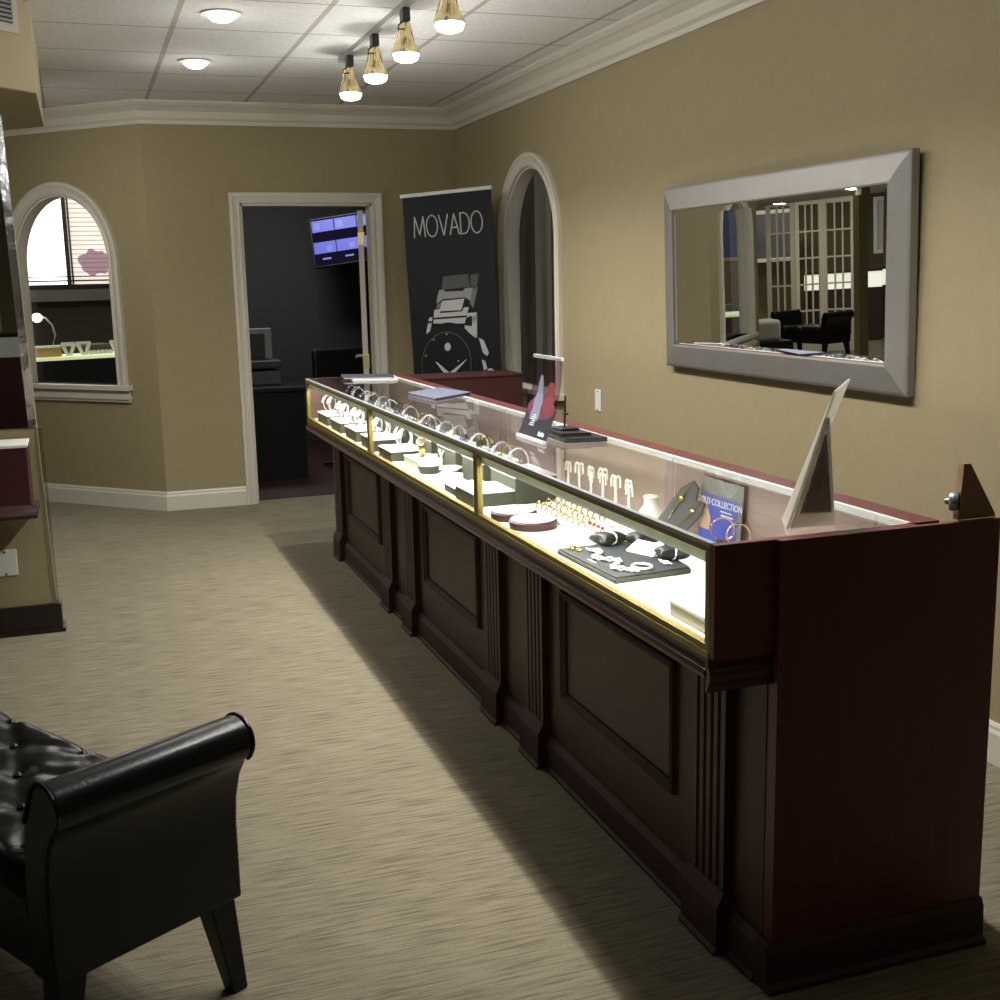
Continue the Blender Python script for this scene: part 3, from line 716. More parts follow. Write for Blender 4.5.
chain('bracelet', 'thin gold chain lying at the left corner of the black tray', [(1.235 + .012 * math.sin(i * .9), 3.0 - .0 + i * .006 - .06, ZP + .004) for i in range(12)], .0045, GOLDJ)
b = MB(); b.tube([(.024 * math.cos(2 * PI * i / 24), .03 * math.sin(2 * PI * i / 24), 0) for i in range(24)], .004, 6, True)
tag(b.build('bracelet', STEEL, None, smooth=True, loc=(1.315, 2.705, ZP + .004)), 'silver oval bangle lying flat at the near edge of the black tray', 'bracelet')
chain('bracelet', 'short silver link bracelet beside the right cushion on the black tray', [(1.385 + .002 * i, 2.735 - i * .009, ZP + .005) for i in range(5)], .006, STEEL)
# white half-round riser and cream box at the near end
t = thing('display_riser', 'large white half-round display step at the near end of the near case', 'riser', (1.435, 2.36, DK))
hp = [(.16 * -math.sin(PI * i / 20), .19 * math.cos(PI * i / 20)) for i in range(21)]
MB().prism(hp + [(.06, -.19), (.06, .19)], lambda x, y_: (x, y_, 0), lambda x, y_: (x, y_, .03)).build('step', WHITE, t, bevel=.004)
MB().prism([(x * .45 + .02, y_ * .6) for x, y_ in hp] + [(.06, -.11), (.06, .11)], lambda x, y_: (x, y_, .03), lambda x, y_: (x, y_, .06)).build('upper_step', WHITE, t, bevel=.004)
t = thing('jewellery_box', 'low cream box at the near front corner of the near case', 'box', (1.243, 2.225, DK), 0)
MB().box(-.035, .04, -.135, .12, 0, .035).build('box', CREAM, t, bevel=.003); MB().box(-.037, .042, -.137, .122, .028, .038).build('lid', WHITE, t, bevel=.002)

# ---------------------------------------------------------------- things on top of the cases
ZT = 1.0015
def slab(name, label, cat, pts, z, h, cover, page, group=None):
    c = sum((Vector((p[0], p[1], 0)) for p in pts), Vector()) / len(pts)
    t = thing(name, label, cat, (c.x, c.y, z), 0, group); Q = [(p[0] - c.x, p[1] - c.y) for p in pts]; ins = [(x * .975, y * .975) for x, y in Q]
    MB().prism(ins, lambda x, y: (x, y, h * .15), lambda x, y: (x, y, h * .85)).build('pages', page, t)
    MB().prism(Q, lambda x, y: (x, y, h * .85), lambda x, y: (x, y, h)).build('front_cover', cover, t)
    MB().prism(Q, lambda x, y: (x, y, 0), lambda x, y: (x, y, h * .15)).build('back_cover', cover, t)
    return t
BLG = mat('blue_grey_cover', (.15, .165, .235), .4)
slab('folder', 'blue-grey folder lying on the glass of the middle display case', 'folder', [(1.455, 5.085), (1.69, 5.29), (1.628, 5.60), (1.425, 5.44)], ZT, .014, BLG, mat('dark_pages', (.06, .06, .09), .6))
slab('magazine', 'white-edged magazine on the far end of the farthest case, underneath another', 'magazine', [(1.365, 6.36), (1.59, 6.27), (1.635, 6.53), (1.41, 6.66)], ZT, .008, PAPER, PAPER)
slab('magazine', 'grey magazine on the far end of the farthest case, on top of a white one', 'magazine', [(1.325, 6.42), (1.585, 6.31), (1.62, 6.55), (1.36, 6.675)], ZT + .0085, .008, mat('grey_cover', (.045, .047, .06), .4), PAPER)
slab('book', 'wide black book on the glass behind the clear sign, bottom of two', 'book', [(1.455, 3.57), (1.60, 3.545), (1.60, 3.78), (1.47, 3.80)], ZT, .014, BLACK, mat('dark_page', (.05, .05, .05), .6))
slab('book', 'smaller black book on the glass behind the clear sign, top of two', 'book', [(1.465, 3.62), (1.565, 3.60), (1.57, 3.77), (1.475, 3.78)], ZT + .0145, .010, BLACK, MATS['dark_page'])
t = thing('easel_stand', 'thin black upright stand on the black books behind the clear sign', 'stand', (1.517, 3.72, ZT + .025))
MB().box(-.03, .035, -.045, .04, 0, .008).build('foot', BLACK, t, bevel=.002)
MB().tube([(0, 0, .007), (.004, 0, .115)], .0035, 8).build('post', BLACK, t)
MB().box(-.004, .010, -.012, .012, .05, .056).build('bracket', BLACK, t)
# curved clear acrylic sign with dark print facing the aisle
sg = thing('sign_holder', 'curved clear acrylic sign with dark purple bottle print on the near glass top', 'sign', (1.385, 3.695, ZT))
prof = [(0, 0), (.02, .045), (.038, .095), (.053, .15), (.062, .21), (.066, .268)]
def curve(v):
    f = v * (len(prof) - 1); i = min(int(f), len(prof) - 2); k = f - i
    return Vector((prof[i][0] * (1 - k) + prof[i + 1][0] * k, 0, prof[i][1] * (1 - k) + prof[i + 1][1] * k))
HW = .128
def sheet(b, y0, y1, v0, v1, off, th=.003, n=16, shape=None):
    def g(a, c, o):
        p = curve(v0 + (v1 - v0) * c); w = shape(c) if shape else 1; ym = (y0 + y1) / 2
        return (p.x + o, ym + (y0 + (y1 - y0) * a - ym) * w, p.z)
    b.grid(4, n, lambda a, c: g(a, c, off)); b.grid(4, n, lambda a, c: g(a, c, off + th))
    for e in (0, 1): b.grid(1, n, lambda a, c, e=e: g(e, c, off + th * a)); b.grid(4, 1, lambda a, c, e=e: g(a, e, off + th * c))
    bmesh.ops.remove_doubles(b.bm, verts=b.bm.verts[:], dist=1e-6); return b
sheet(MB(), -HW, HW, 0, 1, 0).build('acrylic_sheet', ACR, sg, smooth=True)
sheet(MB(), -HW, HW, .02, .42, -.0012, .0008).build('dark_print', mat('purple_print', (.014, .011, .026), .35), sg)
gm = glass('tinted_film', (.80, .68, .74), .1, .5)
sheet(MB(), -HW * .98, HW * .98, .42, 1, -.0012, .0008).build('film_print', gm, sg)
sheet(MB(), -.052, .018, .30, .80, -.0024, .0008, shape=lambda c: 1 - .75 * max(0, c - .55) / .45 if c > .2 else .75).build('bottle_print', mat('bottle_print', (.50, .52, .68), .4), sg) if False else None
sheet(MB(), .0, .078, .27, .80, -.0024, .0008, shape=lambda c: (1 - .75 * max(0, c - .45) / .55) * (.95 + .08 * math.sin(c * 17))).build('bottle_print', mat('bottle_print', (.27, .28, .37), .4), sg)
sheet(MB(), -.112, -.004, .38, .74, -.0024, .0008, 28, shape=lambda c: (.22 + .70 * math.sin(PI * (c * .8 + .15))) * (.85 + .14 * math.sin(c * 9) + .13 * math.sin(c * 31))).build('splash_print', mat('red_print', (.25, .03, .04), .4), sg)
sheet(MB(), -.12, .12, .30, .56, -.0020, .0006, shape=lambda c: .55 + .45 * math.sin(PI * c)).build('glow_print', mat('magenta_print', (.17, .02, .085), .4), sg)
b = MB()
for i in range(6): sheet(b, .018 + .004 * (i % 2), .060 - .006 * (i % 3), .20 + i * .026, .20 + i * .026 + .013, -.0034, .0008, 2)
b.build('lettering', WPRINT, sg)
b = MB()
for i in range(4): sheet(b, -.095 + i * .014, -.095 + i * .014 + .010, .085, .135 + .012 * (i % 2), -.0024, .0008, 2)
b.build('small_lettering', WPRINT, sg)
pe = mat('acrylic_edge', (.75, .76, .78), .25)
MB().box(.062, .071, -HW, HW, .266, .277).build('top_edge', pe, sg); MB().box(-.006, .006, -HW, HW, 0, .010).build('bottom_edge', pe, sg)
# triangular cardboard easel on the near end
es = thing('easel_sign', 'off-white triangular easel-backed sign seen from behind on the near end of the counter', 'sign', (1.371, 2.13, ZT))
CARD = frosted('frosted_white', (.74, .72, .66), None, .6); frosted('pale_card', (.9, .88, .83), None, .6)
top0 = on(834, 391, 1, 2.13) - Vector((1.371, 2.13, ZT)); top1 = on(848, 379, 1, 2.22) - Vector((1.371, 2.13, ZT))
MB().hexa([(0, 0, 0), (.004, -.003, 0), (.052, .085, 0), (.046, .09, 0), tuple(top0), tuple(top0 + Vector((.004, -.003, 0))), tuple(top1 + Vector((.004, -.003, 0))), tuple(top1)]).build('board', CARD, es)
ap = on(829, 418, 1, 2.127) - Vector((1.371, 2.13, ZT)); br_ = on(836, 526, 1, 2.127) - Vector((1.371, 2.13, ZT))
b = MB(); q0 = Vector((.012, .002, .0)); 
b.prism([(q0.x, 0), (br_.x, 0), (ap.x + .004, ap.z), (ap.x - .008, ap.z)], lambda x, z: (x, 0.0, z), lambda x, z: (x, .003, z)); b.build('easel_leg', CARD, es)
b = MB(); b.prism([(q0.x + .022, .03), (br_.x - .010, .028), (ap.x - .003, ap.z - .035), (ap.x - .006, ap.z - .035)], lambda x, z: (x, -.0015, z), lambda x, z: (x, 0, z)); b.build('leg_panel', mat('pale_card', (.82, .80, .72), .6), es)
b = MB(); b.prism([(.052, .078), (.082, .074), (.082, .10), (.070, .112), (.058, .108)], lambda x, z: (x, -.004, z), lambda x, z: (x, -.0015, z)); b.build('tab', CARD, es)

# ---------------------------------------------------------------- wall mirror
TL = math.radians(1.45)
MY0, MY1, MZ0, MZ1 = 3.300, 5.042, 1.117, 1.918
hw, hh = (MY1 - MY0) / 2, (MZ1 - MZ0) / 2
mr = thing('wall_mirror', 'large rectangular mirror in a wide silver-grey frame on the right wall', 'mirror', (XR - .003, (MY0 + MY1) / 2, MZ0), rot=(0, -TL, 0))
SILV = mat('brushed_silver', (.31, .295, .27), .42, .55, bump=(90, .1))
FP = [(0, 0), (-.029, 0), (-.033, .004), (-.036, .012), (-.048, .096), (-.046, .102), (-.036, .103)]   # (x, inward)
b = MB(); C4 = [(-hw, 0, 1, 1), (hw, 0, -1, 1), (hw, 2 * hh, -1, -1), (-hw, 2 * hh, 1, -1)]
R4 = [[b.bm.verts.new((x, cy + sy * a, cz + sz * a)) for x, a in FP] for cy, cz, sy, sz in C4]
for i in range(4):
    A, B = R4[i], R4[(i + 1) % 4]
    for j in range(len(FP) - 1): b.bm.faces.new((A[j], A[j + 1], B[j + 1], B[j]))
b.build('frame', SILV, mr)
iw, i0, i1 = hw - .103, .103, 2 * hh - .103; bv = .024
b = MB().box(-.040, -.036, -iw + bv, iw - bv, i0 + bv, i1 - bv); b.build('mirror_glass', MIR, mr)
b = MB(); o_ = [(-iw, i0), (iw, i0), (iw, i1), (-iw, i1)]; n_ = [(-iw + bv, i0 + bv), (iw - bv, i0 + bv), (iw - bv, i1 - bv), (-iw + bv, i1 - bv)]
for i in range(4):
    j = (i + 1) % 4
    b.face([(-.0392, *o_[i]), (-.0392, *o_[j]), (-.040, *n_[j]), (-.040, *n_[i])])
b.build('glass_bevel', MIR, mr)
MB().box(-.034, -.001, -hw + .01, hw - .01, .01, 2 * hh - .01).build('backing', BLACK, mr)
# wall outlet plates
def plate(label, loc, rz, w=.075, h=.118):
    t = thing('outlet_plate', label, 'wall plate', loc, rz)
    MB().box(-w / 2, w / 2, -.006, 0, -h / 2, h / 2).build('plate', mat('white_plastic', (.68, .68, .64), .4), t, bevel=.003)
    for z in (-.42, .42): MB().box(-.004, .004, -.008, -.006, z * h - .004, z * h + .004).build('screw', BLACK, t)
    return t
plate('white outlet plate on the tan right wall beyond the counter', (XR, 5.91, .872), -PI / 2)
plate('white blank plate low on the pillar at the left edge', (-.405, PY, .335), 0, .10, .12)

# ---------------------------------------------------------------- watch banner
BAN_W = .634; ba = .040
bn = thing('banner_stand', 'black roll-up watch advertising banner leaning beside the arched window', 'banner', (2.0 + .085 * .707, 7.62 - .085 * .707, 0), rot=(0, -ba, -PI / 4))
BZ = 2.055
MB().box(0, BAN_W, 0, .004, .10, BZ).build('banner_sheet', mat('banner_black', (.006, .0075, .010), .5, spec=.25), bn)
MB().box(-.012, BAN_W + .008, -.010, .014, BZ - .005, BZ + .018).build('top_rail', mat('rail_white', (.62, .62, .58), .35), bn, bevel=.003)
MB().box(-.02, BAN_W + .02, -.06, .08, .012, .11).build('base_housing', GREYSTEEL, bn, bevel=.012)
MB().tube([(BAN_W / 2, .02, .1), (BAN_W / 2, .02, BZ)], .009, 8).build('support_pole', GREYSTEEL, bn)
def bp(u, v):
    """banner coordinates of a point of the printed picture"""
    ul, ur = 403.5 + (v - 196) * .085, 491 + (v - 188) * .064
    s = (u - ul) / (ur - ul); vt = 196.5 - 8 * s
    return (s * BAN_W, BZ - .005 - (v - vt) / (154.5 + 5 * s))
PG = [mat('print_grey_%d' % i, (g, g * .99, g * .96), .5) for i, g in enumerate((.05, .11, .20, .34, .5))]
PK = mat('print_black', (.004, .0045, .006), .4)
wp = [0]
def pr(b, pts, lift): b.prism([bp(*p) for p in pts], lambda x, z: (x, -.0006 * lift - .0004, z), lambda x, z: (x, -.0006 * lift, z)); return b
def cpx(x, y): return (410 + x / 8.7, 260 + y / 8.7)
def prc(name, mt, lift, *polys):
    b = MB()
    for p in polys: pr(b, [cpx(*q) for q in p], lift)
    return b.build(name, mt, bn)
prc('print_far_links', PG[0], 1, [(310, 110), (520, 90), (540, 200), (300, 225)], [(540, 100), (615, 85), (590, 230), (545, 190)])
prc('print_links', PG[2], 2, [(280, 225), (325, 225), (325, 240), (480, 235), (500, 210), (560, 205), (545, 320), (500, 290), (310, 305), (258, 345), (262, 290)])
prc('print_dim_links', PG[1], 1, [(560, 190), (605, 200), (570, 385), (540, 340)], [(265, 350), (300, 330), (290, 390), (255, 380)])
prc('print_light_links', PG[3], 3, [(305, 320), (495, 300), (470, 400), (285, 410)], [(240, 395), (290, 390), (290, 425), (480, 410), (490, 375), (535, 375), (512, 445), (235, 465)],
    [(235, 480), (512, 462), (500, 515), (232, 515)], [(520, 425), (600, 420), (600, 500), (570, 500), (555, 445), (515, 465)], [(500, 530), (560, 540), (600, 645), (500, 570)],
    [(565, 450), (603, 440), (605, 640), (560, 560)], [(195, 465), (225, 460), (220, 495), (188, 495)], [(185, 515), (220, 510), (205, 590), (172, 605)])
prc('print_crown', PG[3], 4, [(620, 640), (660, 660), (705, 770), (690, 800), (655, 770)], [(645, 830), (675, 840), (695, 910), (665, 920)], [(690, 930), (710, 905), (740, 910), (765, 970), (740, 970), (728, 935), (705, 970), (672, 965)])
def ell(cx, cy, rx, ry, a0, a1, n=28): return [(cx + rx * math.cos(a0 + (a1 - a0) * i / n), cy - ry * math.sin(a0 + (a1 - a0) * i / n)) for i in range(n + 1)]
prc('print_bezel', PK, 5, ell(365, 860, 260, 355, -.32, PI + .32))
o1, o2 = ell(350, 870, 212, 285, -.25, PI + .25), ell(350, 872, 206, 278, -.25, PI + .25)
b = MB()
for i in range(len(o1) - 1): pr(b, [cpx(*o1[i]), cpx(*o1[i + 1]), cpx(*o2[i + 1]), cpx(*o2[i])], 6)
b.build('print_bezel_ring', PG[0], bn)
prc('print_dial_dot', PG[3], 7, ell(360, 718, 26, 36, 0, 2 * PI))
prc('print_hands', PG[3], 7, [(258, 848), (272, 852), (375, 940), (350, 975)], [(525, 822), (515, 838), (400, 975), (372, 970), (385, 940)])
prc('print_markers', PG[1], 7, *[[(a - 9, c - 9), (a + 9, c - 9), (a + 9, c + 9), (a - 9, c + 9)] for a, c in ((240, 655), (175, 795), (350, 607), (452, 840), (152, 960), (515, 940))])
# brand lettering, thin strokes
GL = {'M': (1.05, [[(0, 0), (.12, 1), (.525, .12), (.93, 1), (1.05, 0)]]), 'O': (1.02, [[(.51 + .51 * math.cos(2 * PI * i / 28), .5 + .52 * math.sin(2 * PI * i / 28)) for i in range(29)]]),
      'V': (.82, [[(0, 1), (.41, 0), (.82, 1)]]), 'A': (.84, [[(0, 0), (.42, 1), (.84, 0)], [(.15, .34), (.69, .34)]]), 'D': (.80, [[(0, 0), (0, 1), (.30, 1)] + [(.30 + .50 * math.cos(PI / 2 - PI * i / 16), .5 + .5 * math.sin(PI / 2 - PI * i / 16)) for i in range(17)] + [(0, 0)]])}
def stroke_text(b, txt, x0, z0, h, total, w, y):
    gap = .16; tw = sum(GL[c][0] for c in txt) + gap * (len(txt) - 1); sx = total / tw; x = x0
    for c in txt:
        wd, ss = GL[c]
        for s in ss:
            P = [Vector((x + a * sx, z0 + q * h)) for a, q in s]
            for p, q in zip(P, P[1:]):
                d = (q - p).normalized(); n = Vector((-d.y, d.x)) * (w / 2); e = d * (w * .3)
                b.prism([tuple(p - e + n), tuple(q + e + n), tuple(q + e - n), tuple(p - e - n)], lambda X, Z: (X, y, Z), lambda X, Z: (X, y - .0006, Z))
        x += (wd + gap) * sx
xa, za = bp(416.5, 233); xb_, zb_ = bp(484, 231)
b = MB(); stroke_text(b, 'MOVADO', xa, (za + zb_) / 2, .127, xb_ - xa, .0085, -.0006)
b.build('lettering', mat('print_silver', (.42, .42, .40), .5), bn)

# ---------------------------------------------------------------- track lights and downlights
rl = thing('track_rail', 'white ceiling track rail carrying the brass spotlights', 'track rail', (1.42, 6.58, ZC - .035))
MB().box(-.013, .013, -5.2, 0, .010, .035).build('rail', mat('rail_grey', (.45, .45, .42), .4), rl)
MB().box(-.015, .015, -.006, .004, .009, .0355).build('end_cap', GREYSTEEL, rl)
def track_head(y, label):
    t = thing('track_spotlight', label, 'spotlight', (1.42, y, ZC - .036), 0, 'brass track spotlights')
    MB().box(-.017, .017, -.03, .03, -.045, .011).build('track_adapter', BLACK, t, bevel=.004)
    MB().tube([(0, -.02, -.045), (-.02, -.05, -.05), (-.045, -.06, -.07), (-.045, -.05, -.085), (-.02, -.03, -.08), (0, -.015, -.075)], .0035, 6).build('cord', BLACK, t, smooth=True)
    h = MB().lathe([(.018, -.048), (.024, -.050), (.026, -.062), (.025, -.105), (.028, -.112), (.042, -.134), (.056, -.156), (.062, -.170), (.063, -.178), (.060, -.178), (.054, -.160), (.040, -.138), (.024, -.11), (.018, -.09)], (0, 0, 0), 28).build('lamp_shade', BRASS, t, smooth=True)
    for a in (0.4, 2.5, 4.6):
        MB().tube([(.027 * math.cos(a), .027 * math.sin(a), -.052), (.042 * math.cos(a), .042 * math.sin(a), -.11), (.066 * math.cos(a), .066 * math.sin(a), -.178)], .0035, 6).build('brass_rib', BRASS, h, smooth=True)
    MB().ball((-.030, -.060, -.172), .010, n=10).build('pivot_knob', GREYSTEEL, h, smooth=True)
    MB().lathe([(.026, -.145), (.046, -.156), (.053, -.170), (.055, -.186), (.049, -.200), (.032, -.208), (.01, -.210)], (0, 0, 0), 24).build('bulb', mat('bulb_glow', (1, 1, 1), .4, emit=(1, .98, .94), es=22), t, smooth=True)
    return t
HY = (6.38, 5.82, 5.25, 4.60, 3.72, 3.15, 2.55)
LB = ('brass track spotlight farthest from the camera, at the rail end', 'brass track spotlight second from the far end of the rail', 'brass track spotlight third from the far end of the rail', 'brass track spotlight cut by the top of the photograph',
      'brass track spotlight fifth from the far end, above the photograph', 'brass track spotlight sixth from the far end, above the photograph', 'brass track spotlight seventh from the far end, above the photograph')
H0 = track_head(HY[0], LB[0])
for y, lb in zip(HY[1:], LB[1:]): dup(H0, (1.42, y, ZC - .036), None, lb)
TRACK_E, CAN_E = 74, 30
def spot(name, loc, e, ang, blend, rad, col=(1, .975, .93), aim=(0, 0, -1)):
    d = bpy.data.lights.new(name, 'SPOT'); d.energy = e; d.spot_size = math.radians(ang); d.spot_blend = blend; d.shadow_soft_size = rad; d.color = col
    o = bpy.data.objects.new(name, d); COL.objects.link(o); o.location = loc; o.rotation_euler = Vector(aim).to_track_quat('-Z', 'Y').to_euler(); return o
for i, y in enumerate(HY): spot('track_lamp', (1.42, y, ZC - .036 - .235), TRACK_E, 150, .9, .018)
for i, y in enumerate(HY):
    d = bpy.data.lights.new('bulb_spill', 'POINT'); d.energy = 6; d.shadow_soft_size = .03; d.color = (1, .98, .95)
    o = bpy.data.objects.new('bulb_spill', d); COL.objects.link(o); o.location = (1.42, y, ZC - .036 - .30)
CANS = [(.69, 5.64), (.685, 6.84), (.69, 4.40)]
def downlight(x, y, label):
    t = thing('downlight', label, 'downlight', (x, y, ZC), 0, 'recessed ceiling downlights')
    MB().lathe([(.068, -.001), (.085, -.001), (.092, -.007), (.066, -.009)], (0, 0, 0), 28).build('trim_ring', TRIM, t, smooth=True)
    MB().lathe([(.064, -.004), (.060, -.018), (.04, -.034), (.01, -.040)], (0, 0, 0), 28).build('bulb', MATS['bulb_glow'], t, smooth=True)
    return t
for i, (x, y) in enumerate(CANS):
    lb = ['bright recessed downlight nearer the top edge, left of the track', 'bright recessed downlight nearer the back wall, left of the track'][i] if i < 2 else 'recessed downlight beyond the picture, %s in the line toward the entrance' % ORD[i - 2]
    if i == 0: D0 = downlight(x, y, lb)
    else: dup(D0, (x, y, ZC), None, lb)
    d = bpy.data.lights.new('bulb_spill', 'POINT'); d.energy = 2.5; d.shadow_soft_size = .04; d.color = (1, .98, .95)
    o = bpy.data.objects.new('bulb_spill', d); COL.objects.link(o); o.location = (x, y, ZC - .34)
    spot('downlight_lamp', (x, y, ZC - .06), CAN_E * (1 if i < 2 else .8), 140, .9, .05)

# ---------------------------------------------------------------- black leather bench
def bench(label, loc, rz):
    t = thing('leather_bench', label, 'bench', loc, rz, None)
    x0, x1 = -.405, .036; ys = .086; ye = 1.0; LN = ye + .086
    def arm(flip):
        pr_ = [(.0, .225), (0, .40), (-.006, .46), (-.022, .515), (-.045, .553)]
        cx, cz, r = -.020, .596, .050
        for k in range(15):
            a = math.radians(235 - k * 15.5); pr_.append((cx + r * math.cos(a), cz + r * math.sin(a)))
        pr_ += [(.058, .55), (.074, .48), (.082, .40), (.084, .225)]
        g = (lambda y: y) if not flip else (lambda y: LN - y)
        b = MB(); b.prism(pr_, lambda y, z: (x0, g(y), z), lambda y, z: (x1, g(y), z)); o = b.build('rolled_arm', LEATHER, t, smooth=True, bevel=.006)
        for x in (x0 - .001, x1 + .001):
            q = MB(); loop = pr_[5:-3]; q.tube([(x, g(y), z) for y, z in loop], .0045, 6); q.build('piping', LEATHER, o, smooth=True)
        return o
    arm(False); arm(True)
    # upholstered frame and tufted cushion
    MB().box(x0 + .005, x1 - .005, ys, ye, .225, .39).build('seat_rail', LEATHER, t, bevel=.008)
    BT = []
    for j in range(5):
        for i in range(2 if j % 2 else 3):
            BT.append((x0 + .07 + (i + (.5 if j % 2 else 0)) * .165, ys + .11 + j * .17))
    def hz(x, y):
        ex = min(x - x0, x1 - x) / .05; e = 1 - max(0, 1 - ex) ** 2.2
        d = 0
        for p in BT: d += math.exp(-((x - p[0]) ** 2 + (y - p[1]) ** 2) / .0011)
        cr = 0
        for p in BT:
            for q in BT:
                if q > p and .08 < math.hypot(p[0] - q[0], p[1] - q[1]) < .20 and p[0] != q[0] and p[1] != q[1]:
                    ax, ay = q[0] - p[0], q[1] - p[1]; l2 = ax * ax + ay * ay; k = max(0, min(1, ((x - p[0]) * ax + (y - p[1]) * ay) / l2))
                    cr = max(cr, math.exp(-((x - p[0] - k * ax) ** 2 + (y - p[1] - k * ay) ** 2) / .00022))
        return .385 + .065 * e - .015 * min(1, d) - .003 * cr + .002 * math.sin(x * 60) * math.sin(y * 47)
    b = MB(); b.grid(46, 80, lambda a, c: (x0 - .004 + (x1 - x0 + .008) * a, ys + (ye - ys) * c, hz(x0 + (x1 - x0) * a, ys + (ye - ys) * c)))
    cu = b.build('tufted_cushion', LEATHER, t, smooth=True)
    for p in BT: MB().ball((p[0], p[1], hz(*p) + .004), .011, .011, .006, 10).build('button', LEATHER, cu, smooth=True)
    for sx, cx in ((1, x1 - .045), (-1, x0 + .045)):
        for sy, cy in ((-1, .043), (1, LN - .043)):
            MB().taper((cx + sx * .034, cy + sy * .014, 0), .019, .019, (cx, cy, .235), .032, .032).build('leg', BLACKWOOD, t, bevel=.004)
    return t
rzb = math.atan2(.515, .857)
bench_root = bench('black tufted leather bench with rolled arms in the left foreground', (.2, 2.43, 0), rzb)
dup(bench_root, (-4.22, 13.72, 0), math.radians(-5), 'black leather bench with rolled arms seen in the wall mirror', None)

# ---------------------------------------------------------------- left: showcase in front of the pillar mirror
ws = thing('wall_showcase', 'dark red counter showcase with pale top before the pillar at the left edge', 'display case', (-.262, PY - .01, 0))
MB().box(-1.3, 0, -.24, -.012, .61, .875).build('case_body', mat('dark_cherry', (.050, .011, .012), .45), ws, bevel=.003)
MB().box(-1.3, .004, -.245, -.010, .875, .888).build('case_top', WHITE, ws, bevel=.002)
b = MB(); b.prism([(0, .575), (.028, .575), (.034, .59), (.028, .602), (.008, .615), (0, .63)], lambda a, z: (-1.3, -.24 - a, z), lambda a, z: (.02, -.24 - a, z)); b.box(-1.3, .022, -.24, -.012, .58, .612); b.build('ledge', DWOOD, ws)
MB().box(-1.3, -.235, -.21, -.02, 0, .58).build('pedestal', DWOOD, ws)

# ---------------------------------------------------------------- office behind the door
tv = thing('security_monitor', 'wall-mounted black monitor showing blue camera views in the dark office', 'monitor', (2.36, 11.0, 1.92), rot=(math.radians(-12), math.radians(-7), math.radians(-24)))
MB().box(-.34, .34, 0, .05, -.23, .23).build('housing', BLACK, tv, bevel=.006)
MB().tube([(0, .05, 0), (0, .25, .0), (.02, .625, .135)], .02, 8).build('wall_arm', BLACK, tv)
SB = mat('screen_blue', (.01, .01, .02), .4, emit=(.16, .18, .95), es=.95); SD = mat('screen_dim', (.004, .004, .008), .8, spec=.05, emit=(.015, .015, .06), es=.3); SL = mat('screen_pale', (.01, .01, .02), .4, emit=(.28, .32, 1), es=.9)
scr = MB().box(-.325, .325, -.003, -.001, -.215, .215).build('screen', SD, tv)
for k in range(3):
    x0 = -.318 + k * .213
    for z0, z1 in ((.095, .200), (-.105, .0)):
        MB().box(x0, x0 + .205, -.005, -.003, z0, z1).build('camera_view', SB, scr)
    MB().box(x0 + .02, x0 + .075, -.0055, -.005, .115, .18).build('view_patch', SL, scr); MB().box(x0 + .12, x0 + .17, -.0055, -.005, -.09, -.04).build('view_patch', SL, scr)
    MB().box(x0 + .07, x0 + .15, -.006, -.003, -.165, -.150).build('caption_bar', SL, scr)
dk = thing('office_desk', 'dark wood cabinet desk inside the office doorway', 'desk', (1.0, 9.3, 0))
MB().box(.0, .60, .0, 1.3, 0, .70).build('cabinet', BLACKWOOD, dk, bevel=.004); MB().box(-.02, .63, -.02, 1.32, .70, .735).build('desk_top', BLACKWOOD, dk, bevel=.004)
pn = thing('printer', 'pale grey printer on the dark office desk', 'printer', (1.20, 9.75, .736))
MB().box(-.18, .28, -.2, .2, .13, .19).build('body', mat('printer_dark', (.05, .05, .055), .5), pn, bevel=.01)
MB().box(-.17, .27, -.2, .2, .0, .11).build('paper_drawer', mat('printer_grey', (.11, .11, .115), .5), pn, bevel=.01)
MB().box(-.12, .24, .02, .05, .19, .44).build('paper_support', mat('printer_pale', (.42, .42, .43), .5), pn, bevel=.008)
MB().box(-.10, .18, .0, .021, .20, .40).build('feed_slot', MATS['printer_dark'], pn, bevel=.004)
oc = thing('office_chair', 'black office chair back just above the far counter end', 'chair', (2.02, 10.0, 0), .3)
MB().box(-.24, .24, -.03, .03, .55, .98).build('backrest', BLACK, oc, bevel=.02); MB().box(-.24, .24, -.5, -.03, .42, .50).build('seat', BLACK, oc, bevel=.02)
MB().tube([(0, -.25, .05), (0, -.25, .43)], .03, 10).build('column', GREYSTEEL, oc)
for k in range(5): MB().tube([(0, -.25, .07), (.28 * math.cos(k * 1.257), -.25 + .28 * math.sin(k * 1.257), .035)], .02, 8).build('leg', BLACK, oc)

# ---------------------------------------------------------------- room behind the arched window
YW = 12.6
fW = lambda s, d, z: (-1.6 + s, YW + d, z)
wall('wall_rear_room', fW, 2.32, ZC, .12, [(.15, 1.50, 1.56, 2.56, 2.56), (1.54, 2.3, 1.56, 2.56, 2.56)], DOLIVE)
SKYG = mat('daylight_glow', (1, 1, 1), .5, emit=(1, .98, .93), es=3.2)
SKYR = mat('daylight_rosy', (1, 1, 1), .5, emit=(1, .93, .82), es=1.12)
w3 = MB().box(-1.6 + .15, -1.6 + 1.50, YW + .13, YW + .14, 1.475, 2.56).build('window_3', SKYG); struct(w3)
w4 = MB().box(-1.6 + 1.54, -1.6 + 2.3, YW + .13, YW + .14, 1.475, 2.56).build('window_4', SKYR); struct(w4)
def shutter(par, x0, x1, n, mt):
    b = MB()
    for i in range(n):
        z = 1.5 + i * (1.05 / n); b.hexa([(x0, YW + .075, z), (x1, YW + .075, z), (x1, YW + .082, z + .003), (x0, YW + .082, z + .003), (x0, YW + .074, z + .003), (x1, YW + .074, z + .003), (x1, YW + .081, z + .006), (x0, YW + .081, z + .006)])
    o = b.build('blind_slats', mt, par)
    return o
